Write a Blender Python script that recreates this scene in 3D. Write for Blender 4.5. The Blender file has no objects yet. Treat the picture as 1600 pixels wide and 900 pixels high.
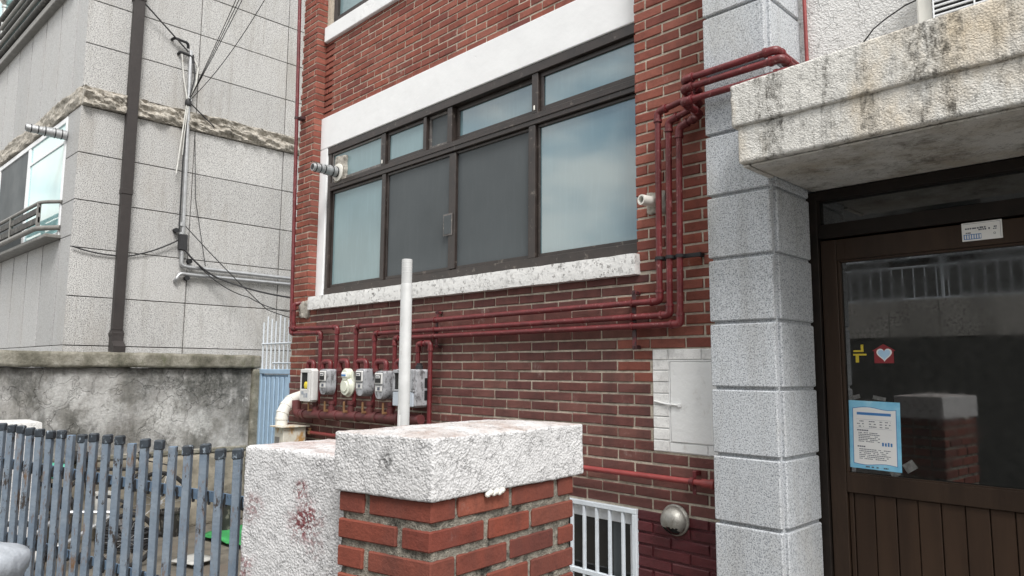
import bpy, math, random
import numpy as np
from mathutils import Vector, Matrix

random.seed(7)
RNG = np.random.default_rng(7)
EYE = 1.6                      # all lengths below are metres relative to the eye point; the ground lies 1.6 m under it
scene = bpy.context.scene
col = scene.collection

# ------------------------------------------------------------------ camera
cam_data = bpy.data.cameras.new('camera')
cam = bpy.data.objects.new('camera', cam_data)
col.objects.link(cam)
YAW, PITCH, ROLL = math.radians(45.3046), math.radians(6.5433), math.radians(0.3675)
_f = Vector((-math.sin(YAW) * math.cos(PITCH), math.cos(YAW) * math.cos(PITCH), math.sin(PITCH)))
_r = Vector((math.cos(YAW), math.sin(YAW), 0))
_u = _r.cross(_f)
_r2 = math.cos(ROLL) * _r + math.sin(ROLL) * _u
_u2 = -math.sin(ROLL) * _r + math.cos(ROLL) * _u
cam.matrix_world = Matrix(((_r2.x, _u2.x, -_f.x, 0), (_r2.y, _u2.y, -_f.y, 0), (_r2.z, _u2.z, -_f.z, EYE), (0, 0, 0, 1)))
cam_data.sensor_width = 36
cam_data.lens = 36 * 1119.13 / 1600
cam_data.clip_start = 0.05
cam_data.clip_end = 2000
scene.camera = cam

# ------------------------------------------------------------------ sky, sun, exposure
world = bpy.data.worlds.new('World')
scene.world = world
world.use_nodes = True
wn = world.node_tree
wn.nodes.clear()
w_out = wn.nodes.new('ShaderNodeOutputWorld')
w_bg = wn.nodes.new('ShaderNodeBackground')
w_sky = wn.nodes.new('ShaderNodeTexSky')
w_sky.sky_type = 'NISHITA'
w_sky.sun_disc = False
SUN_EL, SUN_AZ = math.radians(52), math.radians(118)      # azimuth clockwise from +y
w_sky.sun_elevation = SUN_EL
w_sky.sun_rotation = SUN_AZ
w_sky.air_density = 1.2
w_sky.dust_density = 2.0
w_tc = wn.nodes.new('ShaderNodeTexCoord')
w_map = wn.nodes.new('ShaderNodeMapping')
w_map.inputs['Scale'].default_value = (1.0, 1.0, 2.6)
w_map.inputs['Location'].default_value = (0.35, 0.1, -0.08)
w_noise = wn.nodes.new('ShaderNodeTexNoise')
w_noise.inputs['Scale'].default_value = 2.6
w_noise.inputs['Detail'].default_value = 7
w_noise.inputs['Roughness'].default_value = 0.55
w_ramp = wn.nodes.new('ShaderNodeValToRGB')
w_ramp.color_ramp.elements[0].position = 0.40
w_ramp.color_ramp.elements[0].color = (0.12, 0.12, 0.12, 1)
w_ramp.color_ramp.elements[1].position = 0.56
w_mix = wn.nodes.new('ShaderNodeMixRGB')
w_mix.inputs[2].default_value = (11.2, 10.8, 10.0, 1)
wn.links.new(w_tc.outputs['Generated'], w_map.inputs['Vector'])
wn.links.new(w_map.outputs['Vector'], w_noise.inputs['Vector'])
wn.links.new(w_noise.outputs['Fac'], w_ramp.inputs['Fac'])
wn.links.new(w_ramp.outputs['Color'], w_mix.inputs[0])
wn.links.new(w_sky.outputs['Color'], w_mix.inputs[1])
wn.links.new(w_mix.outputs['Color'], w_bg.inputs['Color'])
wn.links.new(w_bg.outputs['Background'], w_out.inputs['Surface'])
w_bg.inputs['Strength'].default_value = 0.10

sun_data = bpy.data.lights.new('sun', 'SUN')
sun_data.energy = 2.2
sun_data.angle = math.radians(20)
sun_data.color = (1.0, 0.98, 0.955)
sun = bpy.data.objects.new('sun', sun_data)
col.objects.link(sun)
_sd = Vector((math.sin(SUN_AZ) * math.cos(SUN_EL), math.cos(SUN_AZ) * math.cos(SUN_EL), math.sin(SUN_EL)))
sun.rotation_euler = _sd.to_track_quat('Z', 'Y').to_euler()
sun.location = (3, -3, 12)

scene.view_settings.view_transform = 'Standard'
scene.view_settings.look = 'None'
scene.view_settings.gamma = 1.0
scene.view_settings.exposure = 0.74
scene.render.engine = 'CYCLES'
scene.cycles.use_denoising = True
scene.cycles.max_bounces = 6

# ------------------------------------------------------------------ material helpers
def mk(name):
    m = bpy.data.materials.new(name)
    m.use_nodes = True
    nt = m.node_tree
    return m, nt, nt.nodes['Principled BSDF']
def nd(nt, typ, **kw):
    n = nt.nodes.new('ShaderNode' + typ)
    for k, v in kw.items():
        if k in n.inputs: n.inputs[k].default_value = v
        else: setattr(n, k, v)
    return n
def ln(nt, a, b): nt.links.new(a, b)
def pos(nt, scale=(1, 1, 1), loc=(0, 0, 0)):
    g = nd(nt, 'NewGeometry'); mp = nd(nt, 'Mapping')
    mp.inputs['Scale'].default_value = scale; mp.inputs['Location'].default_value = loc
    ln(nt, g.outputs['Position'], mp.inputs['Vector'])
    return mp.outputs['Vector']
def noise(nt, scale, detail=4, rough=.55, vscale=(1, 1, 1), loc=(0, 0, 0)):
    n = nd(nt, 'TexNoise', Scale=scale, Detail=detail, Roughness=rough)
    ln(nt, pos(nt, vscale, loc), n.inputs['Vector'])
    return n.outputs['Fac']
def ramp(nt, fac, stops):
    r = nd(nt, 'ValToRGB'); e = r.color_ramp.elements
    while len(e) < len(stops): e.new(0.5)
    for el, (p, c) in zip(e, stops):
        el.position = p
        el.color = (c, c, c, 1) if isinstance(c, (int, float)) else (*c, 1)
    ln(nt, fac, r.inputs['Fac'])
    return r.outputs['Color']
def mix(nt, fac, a, b, mode='MIX'):
    m = nd(nt, 'MixRGB', blend_type=mode)
    for i, v in ((0, fac), (1, a), (2, b)):
        if isinstance(v, (int, float)): m.inputs[i].default_value = v if i == 0 else (v, v, v, 1)
        elif isinstance(v, tuple): m.inputs[i].default_value = (*v, 1)
        else: ln(nt, v, m.inputs[i])
    return m.outputs['Color']
def mth(nt, op, a, b=None):
    m = nd(nt, 'Math', operation=op)
    for i, v in enumerate((a, b)):
        if v is None: continue
        if isinstance(v, (int, float)): m.inputs[i].default_value = v
        else: ln(nt, v, m.inputs[i])
    return m.outputs[0]
def bump(nt, b, h, dist=.01, strength=1.0):
    n = nd(nt, 'Bump', Strength=strength, Distance=dist)
    ln(nt, h, n.inputs['Height']); ln(nt, n.outputs['Normal'], b.inputs['Normal'])
    return n
def setc(nt, b, c, inp='Base Color'):
    if isinstance(c, tuple): b.inputs[inp].default_value = (*c, 1)
    elif isinstance(c, (int, float)): b.inputs[inp].default_value = c
    else: ln(nt, c, b.inputs[inp])
def blob(nt, c, r, soft=.5, nscale=22, namp=.6):
    """noisy spot mask at a world point"""
    g = nd(nt, 'NewGeometry')
    d = nd(nt, 'VectorMath', operation='DISTANCE'); ln(nt, g.outputs['Position'], d.inputs[0])
    d.inputs[1].default_value = (c[0], c[1], c[2] + EYE)
    k = mth(nt, 'DIVIDE', d.outputs['Value'], r)
    n = noise(nt, nscale, 5, .7)
    k2 = mth(nt, 'ADD', k, mth(nt, 'MULTIPLY', mth(nt, 'SUBTRACT', n, .5), namp * 4))
    return ramp(nt, k2, ((1 - soft, 1.0), (1.0, 0.0)))

M = {}
def plain(name, c, rough=.5, metal=0, var=.12, nscale=9, bmp=0, bscale=60, spec=.5, dirt=None):
    m, nt, b = mk(name)
    n = noise(nt, nscale, 5, .6)
    lo = tuple(x * (1 - var * 1.6) for x in c); hi = tuple(min(1, x * (1 + var)) for x in c)
    cc = ramp(nt, n, ((.3, lo), (.7, hi)))
    if dirt:
        dm = ramp(nt, noise(nt, dirt[1], 7, .65, dirt[3] if len(dirt) > 3 else (1, 1, 1)), ((dirt[2], 0.0), (dirt[2] + .12, 1.0)))
        cc = mix(nt, dm, cc, dirt[0])
    setc(nt, b, cc)
    b.inputs['Roughness'].default_value = rough
    ln(nt, mth(nt, 'ADD', mth(nt, 'MULTIPLY', n, .2), rough - .1), b.inputs['Roughness'])
    b.inputs['Metallic'].default_value = metal
    b.inputs['Specular IOR Level'].default_value = spec
    if bmp: bump(nt, b, noise(nt, bscale, 4, .6), bmp)
    M[name] = m
    return m

def brick_mat(name, cols, rough=.8, white=.0, dark=.3, gloss=None, drip=0):
    m, nt, b = mk(name)
    a = nd(nt, 'Attribute', attribute_name='rnd'); o = nd(nt, 'ObjectInfo')
    r = mth(nt, 'FRACT', mth(nt, 'ADD', a.outputs['Fac'], o.outputs['Random']))
    k = len(cols)
    c = ramp(nt, r, [(i / (k - 1), cc) for i, cc in enumerate(cols)])
    c = mix(nt, .85, c, ramp(nt, noise(nt, 14, 6, .65), ((.25, .62), (.5, 1.0), (.8, 1.22))), 'MULTIPLY')
    sp = ramp(nt, noise(nt, 120, 3, .6), ((.33, .55), (.42, 1.0)))
    c = mix(nt, .5, c, sp, 'MULTIPLY')
    if white:
        wm = mth(nt, 'MULTIPLY', ramp(nt, noise(nt, 5, 8, .72), ((.60, 0.0), (.72, 1.0))), ramp(nt, noise(nt, 45, 4, .7, (1, 1, .35)), ((.45, 0.0), (.65, 1.0))))
        c = mix(nt, mth(nt, 'MULTIPLY', wm, white), c, (.55, .46, .42))
    dm = ramp(nt, noise(nt, 2.2, 6, .6, (1, 1, .6)), ((.46, 0.0), (.7, 1.0)))
    c = mix(nt, mth(nt, 'MULTIPLY', dm, dark), c, (.06, .03, .028))
    if drip:
        c = mix(nt, mth(nt, 'MULTIPLY', ramp(nt, noise(nt, 6, 7, .65, (1, 1, .12)), ((.50, 0.0), (.68, 1.0))), drip), c, (.055, .034, .032))
    setc(nt, b, c)
    b.inputs['Roughness'].default_value = rough
    if gloss: b.inputs['Roughness'].default_value = gloss
    b.inputs['Specular IOR Level'].default_value = .35
    bump(nt, b, mth(nt, 'ADD', noise(nt, 70, 5, .7), mth(nt, 'MULTIPLY', noise(nt, 18, 3, .6), .8)), .004, .8)
    M[name] = m

brick_mat('brick_red', [(.20, .060, .042), (.25, .078, .054), (.285, .098, .070), (.215, .060, .043), (.265, .078, .050), (.17, .050, .040)], white=.8, dark=.35)
brick_mat('brick_dark', [(.125, .047, .041), (.155, .062, .053), (.135, .05, .044), (.18, .078, .064), (.11, .04, .038), (.16, .058, .047)], white=.7, dark=.4, drip=.4)
brick_mat('brick_maroon', [(.075, .013, .018), (.09, .017, .021), (.065, .012, .016)], white=.12, dark=.2, gloss=.45)
brick_mat('brick_gate', [(.20, .048, .029), (.235, .062, .037), (.165, .040, .027), (.215, .055, .033), (.13, .036, .027), (.245, .072, .044)], white=.6, dark=.6, drip=.35)
brick_mat('brick_white', [(.74, .74, .73), (.78, .78, .77)], rough=.55, dark=.06)
plain('mortar', (.56, .50, .41), .95, var=.2, nscale=25, bmp=.01, bscale=120, dirt=((.26, .22, .17), 4, .60))
plain('mortar_maroon', (.085, .013, .018), .55, var=.2, bmp=.006, bscale=90)
plain('mortar_grey', (.34, .315, .265), .95, var=.35, nscale=40, bmp=.02, bscale=160, dirt=((.04, .04, .033), 13, .52))

# white paints
def white_mat(name, c, stain, srange, sscale, vs=(1, 1, 1), rough=.6, bmp=.003, bscale=30, amount=.9):
    m, nt, b = mk(name)
    cc = ramp(nt, noise(nt, 3, 5, .6), ((.3, tuple(x * .92 for x in c)), (.7, c)))
    big = ramp(nt, noise(nt, 3.2, 4, .6, (1, 1, 1)), ((.42, 0.0), (.62, 1.0)))
    fine = ramp(nt, noise(nt, sscale, 7, .72, vs), ((srange[0], 0.0), (srange[1], 1.0)))
    cc = mix(nt, mth(nt, 'MULTIPLY', mth(nt, 'MULTIPLY', big, fine), amount), cc, stain)
    setc(nt, b, cc); b.inputs['Roughness'].default_value = rough
    bump(nt, b, mth(nt, 'ADD', noise(nt, bscale, 5, .6), mth(nt, 'MULTIPLY', fine, -.5)), bmp)
    M[name] = m
white_mat('white_band', (.80, .81, .82), (.6, .6, .6), (.6, .66), 2.5, bmp=.004, bscale=6, amount=.3)
white_mat('white_sill', (.74, .74, .73), (.11, .10, .09), (.565, .60), 34, (1, 1, .8), amount=.85, bmp=.006)
white_mat('white_wood', (.76, .77, .77), (.45, .43, .4), (.57, .68), 14, (1, 1, .4), rough=.5, amount=.6)
plain('white_plastic', (.72, .71, .66), .35, var=.05, dirt=((.45, .40, .30), 5, .62))
plain('post_paint', (.50, .51, .51), .45, var=.08, nscale=14, dirt=((.27, .25, .22), 16, .60, (1, 1, .3)))

# dark aluminium, glass
plain('alu_brown', (.032, .024, .021), .42, var=.25, metal=.0, dirt=((.16, .14, .12), 16, .60))
plain('alu_grey', (.13, .12, .115), .5, var=.3, dirt=((.28, .26, .23), 22, .56))
def glass(name, c, rough, ior, streak=.0, coat=0):
    m, nt, b = mk(name)
    cc = ramp(nt, noise(nt, 1.3, 3, .5), ((.3, tuple(x * .86 for x in c)), (.7, tuple(x * 1.1 for x in c))))
    if streak:
        st = ramp(nt, noise(nt, 30, 5, .7, (1, 1, .09)), ((.5, 0.0), (.75, 1.0)))
        cc = mix(nt, mth(nt, 'MULTIPLY', st, streak), cc, tuple(min(1, x * 1.8) for x in c))
    setc(nt, b, cc)
    b.inputs['IOR'].default_value = ior
    ln(nt, mth(nt, 'ADD', rough, mth(nt, 'MULTIPLY', noise(nt, 2.4, 5, .6), rough)), b.inputs['Roughness'])
    bump(nt, b, noise(nt, 1.7, 2, .4), .004, .5)
    M[name] = m
glass('pane_frosted', (.195, .285, .305), .12, 1.6, streak=.12)
glass('pane_clear_blue', (.125, .205, .232), .03, 2.2, streak=.10)
glass('pane_screen', (.068, .079, .085), .40, 1.45, streak=.15)
glass('pane_dark', (.022, .023, .023), .05, 1.5)
glass('pane_sky_painted', (.40, .66, .68), .02, 1.8)  # bright base colour paints the sky reflection into the pane
m, nt, b = mk('door_glass'); setc(nt, b, (.011, .012, .0115)); b.inputs['Roughness'].default_value = .015; b.inputs['IOR'].default_value = 2.3
bump(nt, b, noise(nt, .9, 2, .4), .003, .25)
bm_ = noise(nt, 7, 6, .7); ln(nt, ramp(nt, bm_, ((.4, .012), (.75, .10))), b.inputs['Roughness'])
M['door_glass'] = m

# granite
def granite(name, light, mid, darkc, scale, grime=None, gr=(.5, .7), gam=.5, bmp=.0012, rv=(.90, 1.06), streak=0):
    m, nt, b = mk(name)
    n1 = noise(nt, scale, 2, .5); n2 = noise(nt, scale * 2.3, 2, .5)
    c = ramp(nt, n1, ((.34, darkc), (.46, mid), (.60, light)))
    c = mix(nt, .55, c, ramp(nt, n2, ((.36, .35), (.47, 1.0), (.7, 1.12))), 'MULTIPLY')
    a = nd(nt, 'ObjectInfo'); c = mix(nt, 1.0, c, ramp(nt, a.outputs['Random'], ((0.0, rv[0]), (1.0, rv[1]))), 'MULTIPLY')
    if grime:
        g = mth(nt, 'MULTIPLY', ramp(nt, noise(nt, 1.6, 7, .65, (1, 1, .45)), ((gr[0], 0.0), (gr[1], 1.0))), gam)
        c = mix(nt, g, c, grime)
    if streak:
        sg = mth(nt, 'MULTIPLY', ramp(nt, noise(nt, 9, 6, .65, (1, 1, .10)), ((.52, 0.0), (.72, 1.0))), streak)
        c = mix(nt, sg, c, (.20, .185, .16))
    setc(nt, b, c); b.inputs['Roughness'].default_value = .75
    bump(nt, b, n1, bmp, .6)
    M[name] = m
granite('granite_pilaster', (.55, .575, .60), (.43, .455, .485), (.20, .215, .235), 150, (.40, .38, .33), (.5, .7), .5, .002, (.87, 1.08), .35)
granite('granite_panel', (.58, .575, .56), (.41, .41, .405), (.10, .10, .10), 105, (.30, .275, .24), (.52, .72), .5, .0012, (.90, 1.07), .4)
granite('granite_smooth', (.44, .445, .445), (.41, .41, .41), (.33, .33, .33), 55, (.33, .315, .29), (.5, .75), .4)
plain('panel_joint', (.09, .082, .074), .95, var=.3)
# rough split stone band
m, nt, b = mk('split_stone')
c = ramp(nt, noise(nt, 30, 6, .7), ((.3, (.20, .175, .14)), (.5, (.43, .40, .35)), (.7, (.58, .55, .50))))
c = mix(nt, mth(nt, 'MULTIPLY', ramp(nt, noise(nt, 6, 7, .7), ((.5, 0.0), (.68, 1.0))), .7), c, (.07, .065, .05))
setc(nt, b, c); b.inputs['Roughness'].default_value = .95; bump(nt, b, noise(nt, 60, 6, .7), .012); M['split_stone'] = m
# concrete of the old yard wall
m, nt, b = mk('old_concrete')
c = ramp(nt, noise(nt, 3.2, 8, .68), ((.30, (.12, .118, .108)), (.44, (.23, .225, .21)), (.55, (.33, .325, .315)), (.68, (.52, .52, .51))))
ds = mth(nt, 'MULTIPLY', ramp(nt, noise(nt, 5, 8, .7, (1, 1, .35)), ((.47, 0.0), (.64, 1.0))), .75)
c = mix(nt, ds, c, (.055, .056, .05))
wsp = ramp(nt, noise(nt, 11, 9, .8, (1, 1, .7), (3, 1, 2)), ((.60, 0.0), (.68, 1.0)))
c = mix(nt, mth(nt, 'MULTIPLY', wsp, .7), c, (.66, .66, .65))
crk = nd(nt, 'TexVoronoi', feature='DISTANCE_TO_EDGE', Scale=1.6)
wv = nd(nt, 'VectorMath', operation='ADD'); ln(nt, pos(nt), wv.inputs[0])
wn_ = nd(nt, 'TexNoise', Scale=3.0, Detail=5); ln(nt, pos(nt), wn_.inputs['Vector']); ln(nt, wn_.outputs['Color'], wv.inputs[1]); ln(nt, wv.outputs[0], crk.inputs['Vector'])
cm = ramp(nt, crk.outputs['Distance'], ((.004, 1.0), (.012, 0.0)))
c = mix(nt, mth(nt, 'MULTIPLY', cm, mth(nt, 'MULTIPLY', ramp(nt, noise(nt, 1.4, 2), ((.45, 0.0), (.6, 1.0))), .6)), c, (.07, .065, .06))
for p_, r_, c_, a_ in (((-7.5, 2.45, -.10), .30, (.045, .047, .042), .65), ((-7.5, 3.0, -.18), .34, (.045, .047, .042), .8), ((-7.5, 3.3, -.06), .25, (.04, .042, .037), .7), ((-7.5, 1.45, -.1), .3, (.05, .05, .045), .7),
                       ((-7.5, 2.62, -.50), .30, (.62, .62, .61), .8), ((-7.5, 2.05, -.42), .22, (.58, .58, .57), .7), ((-7.5, 1.7, -.2), .2, (.56, .56, .55), .7), ((-7.5, 2.95, -.55), .16, (.6, .6, .59), .7), ((-7.5, 2.25, -.62), .2, (.10, .09, .075), .6)):
    c = mix(nt, mth(nt, 'MULTIPLY', mth(nt, 'MULTIPLY', blob(nt, p_, r_, .7, 9, .75), ramp(nt, noise(nt, 38, 8, .8), ((.36, .25), (.56, 1.0)))), a_), c, c_)
setc(nt, b, c); b.inputs['Roughness'].default_value = .92
bump(nt, b, mth(nt, 'ADD', noise(nt, 26, 8, .7), mth(nt, 'MULTIPLY', cm, -.6)), .012); M['old_concrete'] = m
m, nt, b = mk('cap_concrete')
c = ramp(nt, noise(nt, 6, 8, .7), ((.3, (.07, .068, .05)), (.5, (.19, .18, .145)), (.7, (.36, .345, .30))))
c = mix(nt, mth(nt, 'MULTIPLY', ramp(nt, noise(nt, 12, 6, .7, (1, 1, .5)), ((.55, 0.0), (.7, 1.0))), .6), c, (.10, .11, .055))
setc(nt, b, c); b.inputs['Roughness'].default_value = .95; bump(nt, b, noise(nt, 40, 7, .7), .012); M['cap_concrete'] = m
plain('tan_plaster', (.30, .27, .215), .95, var=.3, nscale=5, bmp=.008, bscale=40, dirt=((.13, .115, .09), 3.5, .55))
plain('cement_patch', (.40, .375, .33), .95, var=.3, nscale=20, bmp=.02, bscale=30)

# stuccos
def stucco(name, c, scale, dist, stains=(), streak=None, top=None, warm=None):
    m, nt, b = mk(name)
    v = nd(nt, 'TexVoronoi', feature='SMOOTH_F1', Scale=scale); v.inputs['Smoothness'].default_value = .6
    ln(nt, pos(nt), v.inputs['Vector'])
    h = mth(nt, 'ADD', v.outputs['Distance'], mth(nt, 'MULTIPLY', noise(nt, scale * .8, 5, .65), .9))
    cc = ramp(nt, noise(nt, 4, 6, .6), ((.3, tuple(x * .88 for x in c)), (.7, c)))
    rgh = ramp(nt, noise(nt, 3.5, 4, .6), ((.35, .62), (.65, 1.0)))
    pit = ramp(nt, h, ((.50, 1.0), (.60, 0.0)))
    cc = mix(nt, mth(nt, 'MULTIPLY', pit, .55), cc, tuple(x * .45 for x in c))
    vc = nd(nt, 'TexVoronoi', feature='DISTANCE_TO_EDGE', Scale=scale * .42)
    va = nd(nt, 'VectorMath', operation='ADD'); ln(nt, pos(nt), va.inputs[0])
    vn = nd(nt, 'TexNoise', Scale=scale * .5, Detail=3.0); ln(nt, pos(nt), vn.inputs['Vector'])
    vs_ = nd(nt, 'VectorMath', operation='SCALE'); ln(nt, vn.outputs['Color'], vs_.inputs[0]); vs_.inputs['Scale'].default_value = .03; ln(nt, vs_.outputs[0], va.inputs[1])
    ln(nt, va.outputs[0], vc.inputs['Vector'])
    crev = mth(nt, 'MULTIPLY', ramp(nt, vc.outputs['Distance'], ((.02, 1.0), (.09, 0.0))), ramp(nt, noise(nt, scale * .22, 4, .7), ((.46, 0.0), (.62, 1.0))))
    cc = mix(nt, mth(nt, 'MULTIPLY', crev, .6), cc, tuple(x * .28 for x in c))
    h = mth(nt, 'ADD', h, mth(nt, 'MULTIPLY', crev, -.6))
    if warm:
        wm = ramp(nt, noise(nt, 2.6, 5, .6, (1, 1, .45), (4, 0, 2)), ((.48, 0.0), (.66, 1.0)))
        cc = mix(nt, mth(nt, 'MULTIPLY', wm, .75), cc, warm)
    if streak:
        big = ramp(nt, noise(nt, streak[1], 5, .7, (1, 1, .035), (2.2, 0, 0)), ((.47, 0.0), (.60, 1.0)))
        fin = ramp(nt, noise(nt, streak[2], 8, .78, (1, 1, .6)), ((.42, 0.0), (.60, 1.0)))
        cc = mix(nt, mth(nt, 'MULTIPLY', mth(nt, 'MULTIPLY', big, fin), .9), cc, streak[0])
    if top:
        g = nd(nt, 'NewGeometry'); sx = nd(nt, 'SeparateXYZ'); ln(nt, g.outputs['True Normal'], sx.inputs[0])
        tm = mth(nt, 'MULTIPLY', ramp(nt, sx.outputs['Z'], ((.5, 0.0), (.9, 1.0))), ramp(nt, noise(nt, 7, 8, .75), ((.40, 0.0), (.62, 1.0))))
        cc = mix(nt, tm, cc, top)
    for p, r, sc, am in stains:
        cc = mix(nt, mth(nt, 'MULTIPLY', mth(nt, 'MULTIPLY', blob(nt, p, r, .6, 9, .5), ramp(nt, noise(nt, 75, 4, .7), ((.44, 0.0), (.54, 1.0)))), am), cc, sc)
    setc(nt, b, cc); b.inputs['Roughness'].default_value = .85
    bump(nt, b, mth(nt, 'ADD', mth(nt, 'MULTIPLY', h, rgh), mth(nt, 'MULTIPLY', noise(nt, scale * 3, 3, .7), .25)), dist)
    M[name] = m
RED = (.17, .025, .03)
stucco('stucco_cap', (.66, .66, .668), 145, .0046, top=(.40, .33, .30),
       stains=(((-1.60, 1.62, -.25), .075, RED, .8), ((-1.53, 1.42, -.20), .03, (.12, .1, .08), .8), ((-1.60, 1.13, -.24), .04, (.06, .06, .06), .8)))
stucco('stucco_wall', (.66, .66, .67), 130, .0050, top=(.45, .36, .34),
       stains=(((-2.02, 1.12, -.46), .10, RED, .95), ((-2.05, 1.12, -.37), .045, RED, .9), ((-2.27, 1.06, -.45), .06, RED, .6), ((-2.30, 1.05, -.64), .08, RED, .7), ((-2.1, 1.1, -.72), .05, RED, .7)))
stucco('stucco_canopy', (.665, .655, .62), 125, .0042, streak=((.05, .044, .033), 11, 34), warm=(.56, .46, .32))
stucco('stucco_soffit', (.58, .57, .54), 90, .004, warm=(.33, .28, .21), streak=((.14, .125, .10), 3.0, 9))
stucco('stucco_white', (.72, .72, .71), 105, .005)

# painted metal, pipes
def paint(name, c, rough=.4, chip=None, chipr=(.62, .66), chs=28, var=.2, metal=0):
    m, nt, b = mk(name)
    cc = ramp(nt, noise(nt, 12, 5, .6), ((.3, tuple(x * (1 - var) for x in c)), (.7, tuple(min(1, x * (1 + var)) for x in c))))
    if chip:
        cm = ramp(nt, noise(nt, chs, 7, .7, (1, 1, .6)), ((chipr[0], 0.0), (chipr[1], 1.0)))
        cc = mix(nt, cm, cc, chip)
    setc(nt, b, cc)
    ln(nt, mth(nt, 'ADD', rough - .12, mth(nt, 'MULTIPLY', noise(nt, 20, 5, .6), .3)), b.inputs['Roughness'])
    b.inputs['Metallic'].default_value = metal
    bump(nt, b, noise(nt, 45, 5, .6), .0025)
    M[name] = m
paint('pipe_red', (.120, .014, .017), .42, (.30, .15, .14), (.58, .68), 55, .35)
paint('pipe_salmon', (.24, .040, .038), .45, (.20, .05, .04), (.60, .68), 30)
paint('pipe_old', (.115, .028, .030), .55, (.10, .04, .03), (.5, .7), 20)
paint('bracket_dark', (.045, .016, .018), .5, (.16, .02, .025), (.5, .6), 30)
paint('gate_blue', (.33, .46, .60), .45, (.20, .25, .29), (.66, .72), 14, .08)
paint('fence_blue', (.115, .175, .255), .5, (.045, .05, .06), (.57, .63), 34, .25)
# fence rust runs on one side
m, nt, b = mk('fence_rusty')
cc = ramp(nt, noise(nt, 12, 5, .6), ((.3, (.125, .165, .215)), (.7, (.195, .235, .28))))
cc = mix(nt, ramp(nt, noise(nt, 20, 8, .75, (1, 1, .28)), ((.55, 0.0), (.64, 1.0))), cc, (.145, .085, .045))
cc = mix(nt, ramp(nt, noise(nt, 26, 7, .75, (1, 1, .4), (5, 2, 1)), ((.58, 0.0), (.62, 1.0))), cc, (.04, .032, .028))
setc(nt, b, cc); b.inputs['Roughness'].default_value = .65; bump(nt, b, noise(nt, 50, 6, .7), .004); M['fence_rusty'] = m
paint('picket_cap', (.030, .038, .048), .5, (.26, .31, .36), (.57, .63), 55, .4)
paint('weld_black', (.015, .016, .018), .7)
paint('galv', (.46, .47, .48), .38, (.28, .28, .27), (.6, .75), 20, .12, metal=.7)
paint('stainless', (.55, .55, .53), .28, None, metal=1.0)
paint('downspout', (.028, .023, .022), .5, (.16, .15, .14), (.68, .75), 18, .15)
paint('grey_meter', (.33, .34, .36), .5, (.10, .10, .105), (.50, .62), 26, .2)
paint('grey_meter_light', (.60, .60, .59), .45, (.40, .39, .37), (.62, .72), 12, .06)
paint('meter_blue_grey', (.44, .49, .55), .4, None, var=.06)
paint('cream_metal', (.68, .70, .60), .4, (.45, .45, .38), (.62, .7), 15, .06)
paint('brass', (.30, .17, .085), .5, (.16, .09, .05), (.55, .65), 30, metal=.6)
paint('vent_metal', (.34, .335, .31), .5, (.20, .19, .17), (.5, .65), 30, .2, metal=.8)
paint('black', (.012, .012, .013), .5)
paint('yellow', (.75, .60, .05), .5)
paint('wire_black', (.02, .02, .022), .6)
paint('wire_white', (.60, .60, .57), .6, (.4, .36, .3), (.6, .7))
paint('rust_box', (.55, .53, .46), .6, (.42, .24, .08), (.52, .62), 9, .12)
paint('rail_grey', (.17, .165, .155), .45, (.15, .14, .12), (.56, .66), 20, .2)
paint('rail_dark', (.025, .024, .022), .6, (.16, .15, .13), (.55, .65), 20, .3)
paint('bars_white', (.58, .63, .68), .5, (.35, .30, .25), (.64, .7), 25, .08)
paint('window_white', (.74, .76, .78), .4, None, var=.04)
m, nt, b = mk('door_brown')
cc = ramp(nt, noise(nt, 7, 6, .6, (1, 1, .12)), ((.3, (.022, .0135, .009)), (.7, (.046, .028, .018))))
setc(nt, b, cc); b.inputs['Roughness'].default_value = .5; b.inputs['Specular IOR Level'].default_value = .25; bump(nt, b, noise(nt, 40, 4, .6, (1, 1, .1)), .002); M['door_brown'] = m
plain('door_frame_dark', (.014, .010, .008), .6, var=.3, spec=.25)
plain('old_white', (.42, .42, .40), .6, var=.15, nscale=14)
m, nt, b = mk('door_board')
cc = ramp(nt, noise(nt, 9, 6, .6, (1, 1, .1)), ((.3, (.026, .015, .0095)), (.7, (.050, .029, .0175))))
setc(nt, b, cc); b.inputs['Roughness'].default_value = .55; b.inputs['Specular IOR Level'].default_value = .25; M['door_board'] = m
plain('paper_white', (.80, .80, .79), .6, var=.03)
m, nt, b = mk('paper_blue')
cc = ramp(nt, noise(nt, 9, 4, .6), ((.3, (.16, .47, .70)), (.55, (.27, .60, .80)), (.75, (.52, .78, .88))))
setc(nt, b, cc); b.inputs['Roughness'].default_value = .35; M['paper_blue'] = m
plain('ink_blue', (.05, .20, .48), .6, var=.05); plain('ink_dark', (.10, .11, .14), .7, var=.05); plain('ink_grey', (.30, .33, .38), .7, var=.05)
plain('tape', (.14, .14, .135), .25, var=.3, nscale=40, bmp=.006, bscale=80)
plain('sticker_red', (.24, .022, .028), .4, var=.1); plain('sticker_blue', (.42, .62, .80), .4, var=.05); plain('sticker_yellow', (.60, .46, .04), .4, var=.08)
plain('green_mat', (.035, .26, .075), .7, var=.25, bmp=.01, bscale=25); plain('green_bag', (.10, .48, .34), .35, var=.2, bmp=.02, bscale=18)
plain('tyre', (.015, .015, .016), .8); plain('tarp', (.42, .45, .49), .35, var=.08, bmp=.01, bscale=14)
plain('street_concrete', (.26, .255, .245), .95, var=.3, nscale=60, bmp=.01, bscale=150)  # pale street concrete, kept light to bounce light up under the canopy
plain('yard_ground', (.15, .135, .11), .95, var=.3, nscale=6, bmp=.01, bscale=60, dirt=((.12, .10, .08), 3, .5))
granite('stone_wall', (.62, .60, .56), (.50, .48, .45), (.3, .29, .27), 30, (.2, .19, .17), (.5, .7), .6)
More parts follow.
